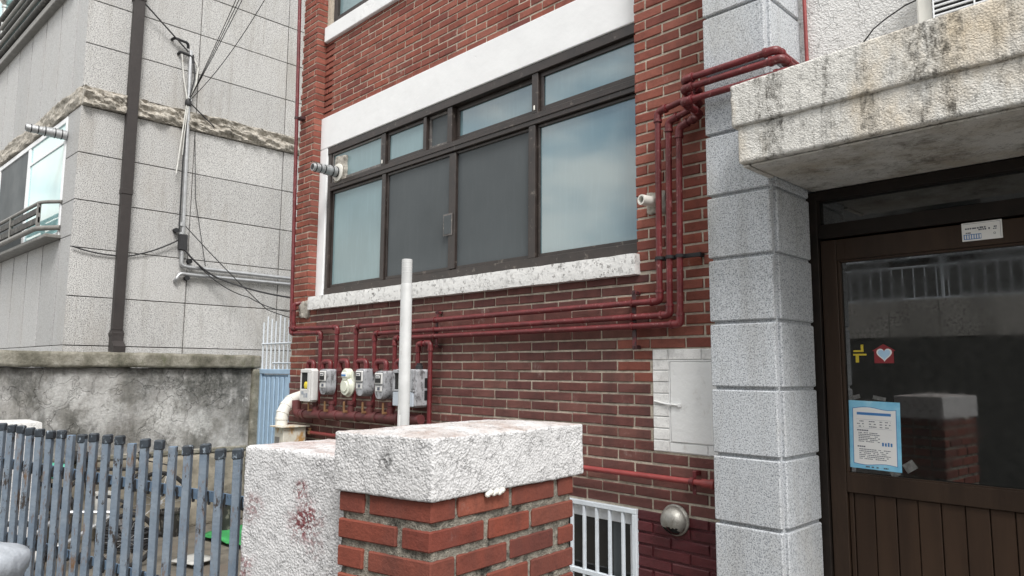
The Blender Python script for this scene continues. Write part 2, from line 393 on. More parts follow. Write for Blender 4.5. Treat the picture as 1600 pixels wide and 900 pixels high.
plain('dark_wall', (.10, .097, .09), .9, var=.3); plain('far_wall', (.13, .13, .128), .9, var=.15)
plain('interior', (.008, .008, .008), .9)

# ------------------------------------------------------------------ geometry helpers
ORG = {}
def _reg(o, name, parent, loc):
    col.objects.link(o)
    o.location = (loc[0], loc[1], loc[2] + EYE)
    if parent is not None:
        o.parent = parent
        p = ORG[parent.name]
        o.location = (loc[0] - p[0], loc[1] - p[1], loc[2] - p[2])
    ORG[o.name] = tuple(loc)
def tag(o, label=None, cat=None, group=None, kind=None):
    if label: o['label'] = label
    if cat: o['category'] = cat
    if group: o['group'] = group
    if kind: o['kind'] = kind
    return o
def thing(name, label, cat, base, group=None):
    o = bpy.data.objects.new(name, None)
    o.empty_display_size = .1
    _reg(o, name, None, base)
    return tag(o, label, cat, group)

class MB:
    def __init__(s): s.v = []; s.f = []; s.mi = []; s.rnd = []
    def add(s, vs, fs, mi=0, rnd=0.0):
        n = len(s.v); s.v += [tuple(p) for p in vs]; s.f += [tuple(i + n for i in f) for f in fs]
        s.mi += [mi] * len(fs); s.rnd += [rnd] * len(fs); return s
    def box(s, x0, x1, y0, y1, z0, z1, bev=0.0, F=None, mi=0):
        if bev <= 0:
            vs = [(x, y, z) for x in (x0, x1) for y in (y0, y1) for z in (z0, z1)]
            fs = [(0, 1, 3, 2), (4, 6, 7, 5), (0, 4, 5, 1), (2, 3, 7, 6), (0, 2, 6, 4), (1, 5, 7, 3)]
        else:
            b = min(bev, .45 * (x1 - x0), .45 * (y1 - y0), .45 * (z1 - z0))
            vs = []; idx = {}
            for i, x in ((0, x0), (1, x1)):
                for j, y in ((0, y0), (1, y1)):
                    for k, z in ((0, z0), (1, z1)):
                        sx, sy, sz = (1 - 2 * i) * b, (1 - 2 * j) * b, (1 - 2 * k) * b
                        idx[i, j, k, 'x'] = len(vs); vs.append((x, y + sy, z + sz))
                        idx[i, j, k, 'y'] = len(vs); vs.append((x + sx, y, z + sz))
                        idx[i, j, k, 'z'] = len(vs); vs.append((x + sx, y + sy, z))
            fs = []
            for i in (0, 1):
                q = [idx[i, 0, 0, 'x'], idx[i, 0, 1, 'x'], idx[i, 1, 1, 'x'], idx[i, 1, 0, 'x']]; fs.append(tuple(q if i == 0 else q[::-1]))
                q = [idx[0, i, 0, 'y'], idx[1, i, 0, 'y'], idx[1, i, 1, 'y'], idx[0, i, 1, 'y']]; fs.append(tuple(q if i == 0 else q[::-1]))
                q = [idx[0, 0, i, 'z'], idx[0, 1, i, 'z'], idx[1, 1, i, 'z'], idx[1, 0, i, 'z']]; fs.append(tuple(q if i == 0 else q[::-1]))
            for a in (0, 1):
                for c in (0, 1):
                    fs.append((idx[a, c, 0, 'x'], idx[a, c, 1, 'x'], idx[a, c, 1, 'y'], idx[a, c, 0, 'y']))
                    fs.append((idx[a, 0, c, 'x'], idx[a, 1, c, 'x'], idx[a, 1, c, 'z'], idx[a, 0, c, 'z']))
                    fs.append((idx[0, a, c, 'y'], idx[1, a, c, 'y'], idx[1, a, c, 'z'], idx[0, a, c, 'z']))
                    for e in (0, 1): fs.append((idx[a, c, e, 'x'], idx[a, c, e, 'y'], idx[a, c, e, 'z']))
        if F: vs = [F(*p) for p in vs]
        return s.add(vs, fs, mi)
    def tube(s, pts, r, seg=12, cap=True, mi=0):
        P = [Vector(p) for p in pts]; n = len(P); rs = r if isinstance(r, (list, tuple)) else [r] * n
        T = []
        for i in range(n):
            a = P[max(0, i - 1)]; b = P[min(n - 1, i + 1)]; t = (b - a)
            if t.length < 1e-9: t = Vector((0, 0, 1))
            T.append(t.normalized())
        ref = Vector((0, 0, 1)) if abs(T[0].z) < .9 else Vector((1, 0, 0))
        N = (ref - T[0] * ref.dot(T[0])).normalized()
        vs = []
        for i in range(n):
            N = (N - T[i] * N.dot(T[i])).normalized(); B = T[i].cross(N)
            for k in range(seg):
                a = 2 * math.pi * k / seg
                vs.append(P[i] + (N * math.cos(a) + B * math.sin(a)) * rs[i])
        fs = [(i * seg + k, i * seg + (k + 1) % seg, (i + 1) * seg + (k + 1) % seg, (i + 1) * seg + k) for i in range(n - 1) for k in range(seg)]
        if cap: fs += [tuple(range(seg))[::-1], tuple((n - 1) * seg + k for k in range(seg))]
        return s.add(vs, fs, mi)
    def lathe(s, c, axis, prof, seg=20, mi=0):
        """prof: (distance along axis, radius)"""
        A = Vector(axis).normalized(); c = Vector(c)
        return s.tube([c + A * d for d, _ in prof], [max(r, 1e-4) for _, r in prof], seg, mi=mi) if all(prof[i][0] < prof[i + 1][0] for i in range(len(prof) - 1)) else s._lathe2(c, A, prof, seg, mi)
    def _lathe2(s, c, A, prof, seg, mi):
        ref = Vector((0, 0, 1)) if abs(A.z) < .9 else Vector((1, 0, 0))
        N = (ref - A * ref.dot(A)).normalized(); B = A.cross(N); vs = []
        for d, r in prof:
            for k in range(seg):
                a = 2 * math.pi * k / seg
                vs.append(c + A * d + (N * math.cos(a) + B * math.sin(a)) * max(r, 1e-4))
        n = len(prof)
        fs = [(i * seg + k, i * seg + (k + 1) % seg, (i + 1) * seg + (k + 1) % seg, (i + 1) * seg + k) for i in range(n - 1) for k in range(seg)]
        return s.add(vs, fs, mi)
    def prism(s, poly, y0, y1, F=None, mi=0):
        """polygon in x,z extruded along y"""
        n = len(poly)
        vs = [(x, y0, z) for x, z in poly] + [(x, y1, z) for x, z in poly]
        fs = [tuple(range(n)), tuple(range(n, 2 * n))[::-1]] + [(i, i + n, (i + 1) % n + n, (i + 1) % n) for i in range(n)]
        if F: vs = [F(*p) for p in vs]
        return s.add(vs, fs, mi)
    def build(s, name, mats, parent=None, smooth=False, label=None, cat=None, group=None, kind=None, angle=40):
        if isinstance(mats, str): mats = [mats]
        V = np.array(s.v, float)
        if parent is not None: o_ = np.array(ORG[parent.name])
        else:
            lo, hi = V.min(0), V.max(0); o_ = np.array(((lo[0] + hi[0]) / 2, (lo[1] + hi[1]) / 2, lo[2]))
        me = bpy.data.meshes.new(name)
        me.from_pydata((V - o_).tolist(), [], s.f); me.validate(); 
        for k in mats: me.materials.append(M[k])
        if len(mats) > 1 and len(me.polygons) == len(s.mi): me.polygons.foreach_set('material_index', s.mi)
        if any(s.rnd) and len(me.polygons) == len(s.rnd):
            at = me.attributes.new('rnd', 'FLOAT', 'FACE'); at.data.foreach_set('value', s.rnd)
        if smooth:
            me.polygons.foreach_set('use_smooth', [True] * len(me.polygons))
            if angle < 180:
                import bmesh
                bm = bmesh.new(); bm.from_mesh(me)
                for e in bm.edges:
                    e.smooth = not (len(e.link_faces) == 2 and e.calc_face_angle(0) > math.radians(angle))
                bmesh.ops.recalc_face_normals(bm, faces=bm.faces)
                bm.to_mesh(me); bm.free()
        me.update()
        o = bpy.data.objects.new(name, me)
        _reg(o, name, parent, o_)
        return tag(o, label, cat, group, kind)

def fillet(pts, rad, n=6):
    P = [Vector(p) for p in pts]; out = [P[0]]
    for i in range(1, len(P) - 1):
        a, b, c = P[i - 1], P[i], P[i + 1]
        d1, d2 = (a - b), (c - b); r = min(rad, .45 * d1.length, .45 * d2.length)
        p, q = b + d1.normalized() * r, b + d2.normalized() * r
        for k in range(n + 1):
            t = k / n; out.append((1 - t) ** 2 * p + 2 * t * (1 - t) * b + t * t * q)
    out.append(P[-1]); return out
def pipe_run(name, label, pts, r, mat, group=None, rad=.032, fit=1.24, cat='pipe'):
    """one pipe with screwed elbows at its corners"""
    base = min(pts, key=lambda p: p[2])
    t = thing(name, label, cat, base, group)
    MB().tube(fillet(pts, rad), r, 12).build('tube', mat, t, True)
    for i in range(1, len(pts) - 1):
        a, b, c = Vector(pts[i - 1]), Vector(pts[i]), Vector(pts[i + 1])
        e = .055 if r > .015 else .035
        u, w = (a - b).normalized() * e, (c - b).normalized() * e
        arc = fillet((b + u, b, b + w), rad)
        m = MB().tube(arc, r * fit, 12)
        m.tube((b + u * .86, b + u * 1.12), r * fit * 1.14, 12); m.tube((b + w * .86, b + w * 1.12), r * fit * 1.14, 12)
        m.build('elbow', mat, t, True)
    return t
def wire(name, label, pts, r, mat, sag=0, n=14, group=None, cat='cable', coil=0):
    P = [Vector(p) for p in pts]; out = []
    for i in range(len(P) - 1):
        for k in range(n):
            t = k / n; q = P[i].lerp(P[i + 1], t); q.z -= sag * 4 * t * (1 - t); out.append(q)
    out.append(P[-1])
    return MB().tube(out, r, 6).build(name, mat, None, True, label, cat, group)

# value noise
def _hash(ix, iy, iz, seed):
    h = (ix * 374761393 + iy * 668265263 + iz * 2147483647 + seed * 974634777) & 0xffffffff
    h = ((h ^ (h >> 13)) * 1274126177) & 0xffffffff
    return ((h ^ (h >> 16)) & 0xffff) / 65535.0
def vnoise(p, seed=0):
    p = np.asarray(p, float); i = np.floor(p).astype(np.int64); f = p - i; f = f * f * (3 - 2 * f); r = 0
    for a in (0, 1):
        for b in (0, 1):
            for c in (0, 1):
                w = (f[:, 0] if a else 1 - f[:, 0]) * (f[:, 1] if b else 1 - f[:, 1]) * (f[:, 2] if c else 1 - f[:, 2])
                r = r + w * _hash(i[:, 0] + a, i[:, 1] + b, i[:, 2] + c, seed)
    return r * 2 - 1
def fnoise(p, seed=0, octs=3):
    r = 0; a = 1
    for o in range(octs): r = r + a * vnoise(p * (2 ** o) + o * 17.3, seed + o); a *= .5
    return r
def dbox(L, F, step, amps, rr=.012, faces='xXyYzZ'):
    """rough rounded box: L lengths, F maps local (numpy) to world, amps list of (amplitude, cells per metre)"""
    mb = MB(); idx = {}; pts = []
    def vid(p):
        k = tuple(round(c * 20000) for c in p)
        if k not in idx: idx[k] = len(pts); pts.append(p)
        return idx[k]
    fs = []
    for fc in faces:
        ax = 'xyz'.index(fc.lower()); hi = fc.isupper(); u, v = [a for a in (0, 1, 2) if a != ax]
        nu, nv = max(1, round(L[u] / step)), max(1, round(L[v] / step)); g = {}
        for i in range(nu + 1):
            for j in range(nv + 1):
                p = [0, 0, 0]; p[ax] = L[ax] if hi else 0; p[u] = L[u] * i / nu; p[v] = L[v] * j / nv; g[i, j] = vid(p)
        for i in range(nu):
            for j in range(nv):
                q = (g[i, j], g[i + 1, j], g[i + 1, j + 1], g[i, j + 1])
                flip = (hi != (ax != 1)); fs.append(q[::-1] if flip else q)
    P = np.array(pts, float); Lv = np.array(L, float)
    Q = np.clip(P, rr, Lv - rr); d = P - Q; n = np.linalg.norm(d, axis=1, keepdims=True); P = np.where(n > 1e-9, Q + d / np.maximum(n, 1e-9) * rr, P)
    W = F(P)
    off = np.zeros_like(W)
    for a, fr in amps:
        for k in range(3): off[:, k] += a * fnoise(W * fr, 11 * k + 3, 3)
    mb.add((W + off).tolist(), fs)
    return mb

# measured frame of the building
D = 3.535                      # brick face of the pier and of the wall under the sill
REC = D + .10                  # recessed brick infill above the window
ZG = -EYE

# ------------------------------------------------------------------ ground
MB().add([(-90, -90, ZG), (90, -90, ZG), (90, 90, ZG), (-90, 90, ZG)], [(0, 1, 2, 3)]).build('ground', 'street_concrete', kind='structure')
MB().box(-7.48, -1.95, 1.35, 3.52, ZG, ZG + .03).build('yard_paving', 'yard_ground', kind='structure')

# ------------------------------------------------------------------ brick building
BLD = thing('brick_building', 'red brick building with wide brown window and granite pilaster beside its dark door', 'building', (-4.2, 3.9, ZG))
core = MB()
core.box(-6.758, -1.62, D + .007, 4.3, -.80, .60)
core.box(-6.758, -3.62, D + .007, 4.3, ZG, -.80)
core.box(-6.458, -2.40, REC + .007, 4.3, 2.21, 3.50)
core.box(-6.458, -6.31, REC + .007, 4.3, .60, 6.0)
core.box(-6.758, -6.467, D + .007, 4.3, .60, 6.0)
core.box(-2.498, -1.62, D + .007, 4.3, .60, 3.6)
core.box(-6.31, -2.40, REC + .007, 4.3, .60, .745)
core.build('mortar_wall', 'mortar', BLD)
MB().box(-2.53, -1.62, D + .009, 4.3, ZG, -.80).build('painted_base', 'mortar_maroon', BLD, label='maroon painted base of the wall')
MB().box(-6.3, -2.41, 3.78, 4.28, .75, 2.21).box(-6.3, -2.45, 3.78, 4.28, 3.50, 6.0).box(-3.62, -2.53, 3.70, 4.28, ZG, -.80).build('dark_interior', 'interior', BLD)
MB().box(-1.62, 2.6, 3.98, 4.3, ZG, 1.2).build('lobby_back_wall', 'interior', BLD)

BL, BC, BZ = .2405, .0655, .1267        # brick pitch, course height, one bed joint
bricks = []
def lay(x0, x1, z0, z1, y, depth, mat, holes=(), phase=0.0):
    k0 = math.floor((z0 - BZ) / BC); k1 = math.ceil((z1 - BZ) / BC)
    for k in range(k0, k1):
        a, b = BZ + k * BC + .0065, BZ + (k + 1) * BC - .0065
        ph = -3.022 + phase + (BL / 2 if (k % 2) == 0 else 0)
        i0 = math.floor((x0 - ph) / BL) - 1
        for i in range(i0, i0 + int((x1 - x0) / BL) + 4):
            u, w = ph + i * BL + .006, ph + (i + 1) * BL - .006
            rects = [(max(u, x0), min(w, x1), max(a, z0), min(b, z1))]
            for hx0, hx1, hz0, hz1 in holes:
                new = []
                for r in rects:
                    zc = (r[2] + r[3]) / 2
                    if hz0 < zc < hz1 and r[0] < hx1 and r[1] > hx0:
                        if r[0] < hx0: new.append((r[0], hx0, r[2], r[3]))
                        if r[1] > hx1: new.append((hx1, r[1], r[2], r[3]))
                    else: new.append(r)
                rects = new
            for r in rects:
                if r[1] - r[0] > .022 and r[3] - r[2] > .014: bricks.append((r, y, depth, mat))
CUP = (-2.405, -2.0, -.455, .125)
BWIN = (-3.62, -2.530, -3, -.795)
lay(-6.765, -1.90, -.80, .572, D, .05, 'brick_dark', holes=(CUP, BWIN))
lay(-6.765, -3.62, ZG, -.80, D, .05, 'brick_dark')
lay(-2.525, -1.90, ZG, -.80, D, .05, 'brick_maroon')
lay(-2.505, -1.90, .572, 3.3, D, .05, 'brick_red')
lay(-6.765, -6.46, .572, 4.9, D, .112, 'brick_red')
lay(-6.458, -2.46, 2.556, 3.369, REC, .05, 'brick_red')
# right part of the lower wall is cleaner, redder brick
bricks = [(r, y, d, 'brick_red' if (m == 'brick_dark' and ((r[0] + r[1]) / 2 > -2.50 - .22 * random.random() or (r[0] < -6.5 and r[2] > -.35)) and r[2] > -.1) else m) for r, y, d, m in bricks]
cam_inv = cam.matrix_world.inverted()
def to_px(x, y, z):
    c = cam_inv @ Vector((x, y, z + EYE)); k = 1119.13 / -c.z
    return 800 + c.x * k, 450 - c.y * k
def rank(b):
    (x0, x1, z0, z1), y, d, m = b
    px, py = to_px((x0 + x1) / 2, y, (z0 + z1) / 2)
    hid = not (0 < px < 1600 and 0 < py < 900) or (520 < px < 908 and py > 662) or px > 1104
    return (1 if hid else 0, math.hypot((x0 + x1) / 2, y, (z0 + z1) / 2) / math.sqrt((x1 - x0) * (z1 - z0)))
bricks.sort(key=rank)
def brick_geo(w, h, depth, bev, jit, rnd):
    x0, x1, z0, z1 = -w / 2, w / 2, -h / 2, h / 2
    j = lambda: rnd.uniform(-jit, jit)
    b = bev
    fr = [(x0 + b + j(), j(), z0 + b + j()), (x1 - b + j(), j(), z0 + b + j()), (x1 - b + j(), j(), z1 - b + j()), (x0 + b + j(), j(), z1 - b + j())]
    md = [(x0 + j(), b, z0 + j()), (x1 + j(), b, z0 + j()), (x1 + j(), b, z1 + j()), (x0 + j(), b, z1 + j())]
    bk = [(x0, depth, z0), (x1, depth, z0), (x1, depth, z1), (x0, depth, z1)]
    fs = [(0, 1, 2, 3)] + [(i + 4, (i + 1) % 4 + 4, (i + 1) % 4, i) for i in range(4)] + [(i + 8, (i + 1) % 4 + 8, (i + 1) % 4 + 4, i + 4) for i in range(4)]
    return fr + md + bk, fs
rb = random.Random(3)
full_meshes = {}
def full_mesh(mat, depth):
    L = full_meshes.setdefault((mat, depth), [])
    if len(L) < 6:
        me = bpy.data.meshes.new('brick'); v, f = brick_geo(BL - .012, BC - .013, depth, .004, .0019, rb)
        me.from_pydata(v, [], f); me.materials.append(M[mat]); me.update(); L.append(me); return me
    return rb.choice(L)
n_ind = 0
rest = MB(); rest_m = ['brick_red', 'brick_dark', 'brick_maroon']
for b in bricks:
    (x0, x1, z0, z1), y, d, m = b
    cx, cz = (x0 + x1) / 2 + rb.uniform(-.0012, .0012), (z0 + z1) / 2 + rb.uniform(-.0012, .0012); yy = y + rb.uniform(-.003, .0025)
    if n_ind < 300 and rank(b)[0] == 0:
        n_ind += 1
        if abs((x1 - x0) - (BL - .012)) < 1e-4 and abs((z1 - z0) - (BC - .013)) < 1e-4: me = full_mesh(m, d)
        else:
            me = bpy.data.meshes.new('brick'); v, f = brick_geo(x1 - x0, z1 - z0, d, .004, .0019, rb)
            me.from_pydata(v, [], f); me.materials.append(M[m]); me.update()
        o = bpy.data.objects.new('brick', me); _reg(o, 'brick', BLD, (cx, yy, cz))
    else:
        v, f = brick_geo(x1 - x0, z1 - z0, d, .004, .0019, rb)
        rest.add([(p[0] + cx, p[1] + yy, p[2] + cz) for p in v], f, rest_m.index(m), rb.random())
rest.build('brickwork', rest_m, BLD, kind='stuff')

# white lintel band and left reveal, sills
MB().box(-6.46, -2.44, REC - .02, REC + .3, 2.222, 2.556, .006).box(-6.46, -6.322, REC - .0185, REC + .3, .703, 2.2215, .005).build('lintel_band', 'white_band', BLD)
def lin(x0, y0, z0):
    return lambda P: P + np.array((x0, y0, z0))
dbox((3.885, .155, .130), lin(-6.369, 3.485, .571), .03, [(.0022, 9), (.001, 40)], .008).build('window_sill', 'white_sill', BLD, True)
MB().box(-6.437, -2.44, REC - .035, REC + .3, 3.369, 3.532, .006).build('upper_sill', 'white_band', BLD)
dbox((.20, .05, .17), lin(-6.60, D - .028, .50), .02, [(.014, 14), (.006, 40)], .02).build('cement_patch', 'cement_patch', BLD, True)
dbox((.14, .03, .13), lin(-2.42, D - .020, .925), .02, [(.010, 16), (.005, 40)], .014).build('cement_patch', 'cement_patch', BLD, True)

# main window: brown aluminium
yf, yg = REC, REC + .035
w = MB()
w.box(-6.32, -2.42, yf - .012, yf + .09, 2.150, 2.218, .003)           # head
w.box(-6.32, -2.42, yf - .006, yf + .09, .705, .790, .003)             # foot
w.box(-6.319, -6.262, yf - .004, yf + .089, .790, 2.150, .003)         # left jamb
w.box(-6.262, -2.42, yf - .008, yf + .088, 1.765, 1.848, .003)         # transom rail
w.box(-6.262, -2.42, yf - .016, yf + .02, 1.800, 1.815, .002)
WIN = w.build('window', 'alu_brown', BLD, label='wide brown framed sliding window under white lintel')
def mull(x, wd, z0, z1, y=0.0, mat='alu_brown'):
    MB().box(x - wd / 2, x + wd / 2, yf + y, yf + .086, z0, z1, .003).build('mullion', mat, WIN)
for x, wd in ((-5.357, .06), (-4.745, .04), (-4.415, .058), (-3.45, .062)): mull(x, wd, 1.849, 2.149, -.002)
for x, wd in ((-5.335, .06), (-3.478, .066)): mull(x, wd, .791, 1.764, -.003)
def sash(x0, x1, z0, z1, fw, mat, y=.012, smat='alu_brown'):
    s = MB(); yy = yf + y
    s.box(x0, x1, yy, yy + .03, z0, z0 + fw, .002); s.box(x0, x1, yy, yy + .03, z1 - fw * .8, z1, .002)
    s.box(x0, x0 + fw * .8, yy + .001, yy + .029, z0 + fw, z1 - fw * .8, .002); s.box(x1 - fw * .8, x1, yy + .001, yy + .029, z0 + fw, z1 - fw * .8, .002)
    so = s.build('sash', smat, WIN)
    MB().box(x0 + fw * .6, x1 - fw * .6, yy + .014, yy + .02, z0 + fw * .7, z1 - fw * .6).build('pane', mat, WIN)
sash(-6.258, -5.39, 1.852, 2.148, .026, 'pane_frosted', .006, 'alu_grey')
sash(-5.324, -4.768, 1.852, 2.148, .036, 'pane_frosted', .02)
sash(-4.722, -4.447, 1.852, 2.148, .030, 'pane_screen', .03, 'alu_grey')
sash(-4.383, -3.484, 1.852, 2.148, .045, 'pane_clear_blue', .045)
sash(-3.416, -2.42, 1.852, 2.148, .040, 'pane_clear_blue', .02)
sash(-6.258, -5.368, .793, 1.762, .030, 'pane_frosted', .02)
sash(-5.302, -4.395, .793, 1.762, .026, 'pane_screen', .012)
sash(-4.385, -3.515, .793, 1.762, .026, 'pane_screen', .020, 'alu_brown')
sash(-3.442, -2.42, .793, 1.762, .026, 'pane_clear_blue', .020)
MB().box(-4.42, -4.335, yf + .006, yf + .04, .80, 1.755, .003).build('meeting_stile', 'alu_brown', WIN)
v = MB(); v.box(-4.475, -4.362, yf - .002, yf + .004, 1.075, 1.255, .002)
vo = v.build('latch_plate', 'alu_grey', WIN)
MB().box(-4.463, -4.374, yf - .0045, yf - .0025, 1.089, 1.241).build('latch_face', 'pane_screen', WIN)
MB().box(-5.372, -5.358, yf - .012, yf - .003, 1.865, 1.90, .003).box(-3.457, -3.443, yf - .012, yf - .003, 1.87, 1.905, .003).build('white_catch', 'white_plastic', WIN)
# upper window
u = MB(); u.box(-6.315, -6.25, REC - .004, REC + .09, 3.533, 5.0, .003); u.box(-6.249, -2.44, REC - .004, REC + .09, 3.533, 3.60, .003)
UW = u.build('window', 'alu_brown', BLD, label='upper floor window cut by the top of the picture')
MB().box(-6.25, -2.44, REC + .03, REC + .036, 3.595, 5.0).build('pane', 'pane_frosted', UW)

# basement window behind its white grille
bw = MB(); bw.box(-3.60, -2.535, D + .030, D + .06, -.90, -.80, .003); bw.box(-2.60, -2.536, D + .028, D + .058, ZG + .1, -.901, .003)
BW = bw.build('window', 'window_white', BLD, label='small basement window behind white bars')
MB().box(-3.60, -2.60, D + .05, D + .056, ZG + .1, -.895).build('pane', 'pane_dark', BW)
MB().box(-2.735, -2.66, D + .044, D + .05, ZG + .1, -.905).build('curtain', 'pane_screen', BW)
G = thing('window_grille', 'white painted steel bars over the small basement window', 'grille', (-3.0, D, -1.5))
g = MB(); g.box(-3.60, -2.520, D - .022, D + .006, -.826, -.797, .003); g.box(-2.552, -2.5205, D - .021, D + .005, -1.50, -.827, .003); g.box(-3.6, -2.553, D - .020, D + .004, -1.235, -1.205, .003)
g.build('frame', 'bars_white', G)
for i in range(8):
    x = -2.622 - i * .098
    MB().box(x - .0085, x + .0085, D - .018, D + .002, -1.50, -.827, .002).build('bar', 'bars_white', G)

# granite pilaster
PX0, PX1, PY0, PY1 = -1.924, -1.556, 3.355, 3.80
MB().box(PX0 + .018, PX1 - .020, PY0 + .020, 4.28, ZG, 3.4).build('pilaster', 'panel_joint', BLD)
PIL = [o for o in BLD.children if o.name.startswith('pilaster')][0]
PIL.data.materials.clear(); PIL.data.materials.append(M['granite_pilaster'])
zj = [ZG] + [.249 + .333 * k for k in range(-5, 10)]
zj = [z for z in zj if z >= ZG]; zj = sorted(set([ZG] + [z for z in zj if z > ZG + .1]))
for k in range(len(zj) - 1):
    a, b = zj[k] + (.008 if k else 0), zj[k + 1] - .008
    MB().box(PX0, PX1 - .018, PY0 + rb.uniform(-.001, .001), PY0 + .05, a, b, .006).build('granite_block', 'granite_pilaster', PIL)
    MB().box(PX1 - .05, PX1 + rb.uniform(-.001, .001), PY0 + .034, 3.772, a, b, .006).build('granite_block', 'granite_pilaster', PIL)

# wall above the canopy and the canopy
MB().box(-1.575, 2.6, 3.742, 4.29, .99, 4.5).build('upper_wall', 'stucco_white', BLD)
def canopyF(x0, y0, z0, tilt):
    def F(P):
        Q = P + np.array((x0, y0, z0)); Q[:, 2] += np.where(P[:, 2] > .1, (Q[:, 0] - x0) * tilt, 0); return Q
    return F
c1 = dbox((3.4, .70, .205), canopyF(-1.612, 3.050, 1.149, .036), .0105, [(.0013, 60), (.0008, 22), (.002, 4)], .008, 'xyzZ')
CAN = c1.build('canopy', 'stucco_canopy', BLD, True, label='stained white stucco canopy over the door', angle=180)
c2 = dbox((3.37, .69, .180), lin(-1.588, 3.066, .972), .0105, [(.0013, 60), (.0008, 22), (.002, 4)], .008, 'xyz')
c2.build('canopy_fascia', 'stucco_canopy', CAN, True, angle=180)
MB().box(-1.54, 1.9, 3.10, 3.785, .9600, .9685).build('soffit', 'stucco_soffit', CAN)
MB().box(-1.575, -1.548, 3.09, 3.352, .956, .9665, .002).build('drip_groove', 'stucco_soffit', CAN)

# door set
yd = 3.80
MB().box(-1.62, -1.522, yd - .018, 3.97, ZG, .955, .003).box(-1.521, 2.5, yd - .012, 3.97, .70, .775, .003).box(-1.521, 2.5, yd - .020, 3.97, .905, .956, .003).build('door_frame', 'door_frame_dark', BLD)
DF = [o for o in BLD.children if o.name.startswith('door_frame')][0]
MB().box(-1.521, 2.5, yd + .03, yd + .036, .775, .905).build('transom_pane', 'door_glass', DF)
dr = MB()
dr.box(-1.517, -1.438, yd, yd + .045, ZG + .02, .690, .003)          # left stile
dr.box(-.42, -.33, yd, yd + .045, ZG + .02, .690, .003)              # right stile
dr.box(-1.437, -.421, yd + .001, yd + .044, .580, .6895, .003)        # top rail
dr.box(-1.437, -.421, yd + .001, yd + .044, -.598, -.508, .003)       # lock rail
dr.box(-1.437, -.421, yd + .001, yd + .044, ZG + .02, ZG + .2, .003)
dr.box(-1.437, -.421, yd + .006, yd + .02, -.512, -.500, .002)
dr.box(-1.437, -1.424, yd + .008, yd + .03, -.499, .579, .002); dr.box(-1.423, -.421, yd + .008, yd + .03, .568, .579, .002)
DOOR = dr.build('door', 'door_brown', BLD, label='brown framed glass door with vertical boards below')
MB().box(-1.43, -.42, yd + .028, yd + .034, -.505, .578).build('pane', 'door_glass', DOOR)
MB().box(-1.44, -.42, yd + .036, yd + .042, ZG + .2, -.598).build('backing', 'interior', DOOR)
x = -1.436
for i, xe in enumerate((-1.411, -1.313, -1.215, -1.120, -1.023, -.925, -.830, -.735, -.640, -.545, -.450, -.421)):
    MB().box(x + .002, xe - .002, yd + .016 + (.003 if i % 2 else 0), yd + .034, ZG + .2, -.600, .003).build('board', 'door_board', DOOR); x = xe
MB().box(-.405, -.365, yd - .03, yd - .005, -.15, .05, .004).build('handle', 'stainless', DOOR)
d2 = MB(); d2.box(-.325, -.25, yd, yd + .045, ZG + .02, .690, .003); d2.box(-.249, 1.2, yd + .001, yd + .044, .58, .6895, .003); d2.box(-.249, 1.2, yd + .001, yd + .044, ZG + .02, -.508, .003)
D2 = d2.build('door', 'door_brown', BLD, label='second door leaf outside the picture')
MB().box(-.25, 1.2, yd + .028, yd + .034, -.51, .582).build('pane', 'door_glass', D2)

# ------------------------------------------------------------------ neighbouring granite house
NX, NY = -9.0, 2.03
NB = thing('granite_house', 'grey speckled granite clad house behind the old concrete wall', 'building', (-11.5, 4.5, ZG))
KR = .040                                                              # its street front swings out a little
def LF(u, out, z): return (NX - u, NY - KR * u - out, z)               # left front: u to the left, out towards the street
MB().box(NX - .02 - .3, NX - .014, NY + .02, 9.0, ZG, 7.5).build('side_wall', 'panel_joint', NB)
MB().box(.014, 6.5, -.35, -.022, ZG, 7.5, F=LF).build('front_wall', 'panel_joint', NB)
rows = [-.30, .24, .785, 1.33, 1.87, 2.412, 2.955]
rows2 = [3.182, 3.70, 4.225, 4.75, 5.28, 5.82]
ys = [2.03, 3.292, 4.480, 5.70]
for rr_ in (rows, rows2):
    for k in range(len(rr_) - 1):
        for i in range(3):
            MB().box(NX - .04, NX + rb.uniform(-.0015, .0015), ys[i] + (.005 if i else -.0), ys[i + 1] - .005, rr_[k] + .005, rr_[k + 1] - .005, .003).build('granite_panel', 'granite_panel', NB)
us = [.013, .42] + [.42 + .67 * k for k in range(1, 8)]
for k in range(len(us) - 1):
    a, b = us[k] + .016, us[k + 1] - .016
    MB().box(a, b, -.04, 0, 3.186, 4.62, .003, F=LF).build('granite_panel', 'granite_smooth', NB)
    MB().box(a, b, -.04, 0, .246, 1.46, .003, F=LF).build('granite_panel', 'granite_smooth', NB)
    MB().box(a, b, -.04, 0, -.30, .238, .003, F=LF).build('granite_panel', 'granite_smooth', NB)
for z0, z1 in ((1.468, 1.866), (1.874, 2.408), (2.416, 2.951)):
    MB().box(.017, .46, -.04, 0, z0, z1, .003, F=LF).build('granite_panel', 'granite_smooth', NB)
    MB().box(4.3, 5.0, -.04, 0, z0, z1, .003, F=LF).build('granite_panel', 'granite_smooth', NB)
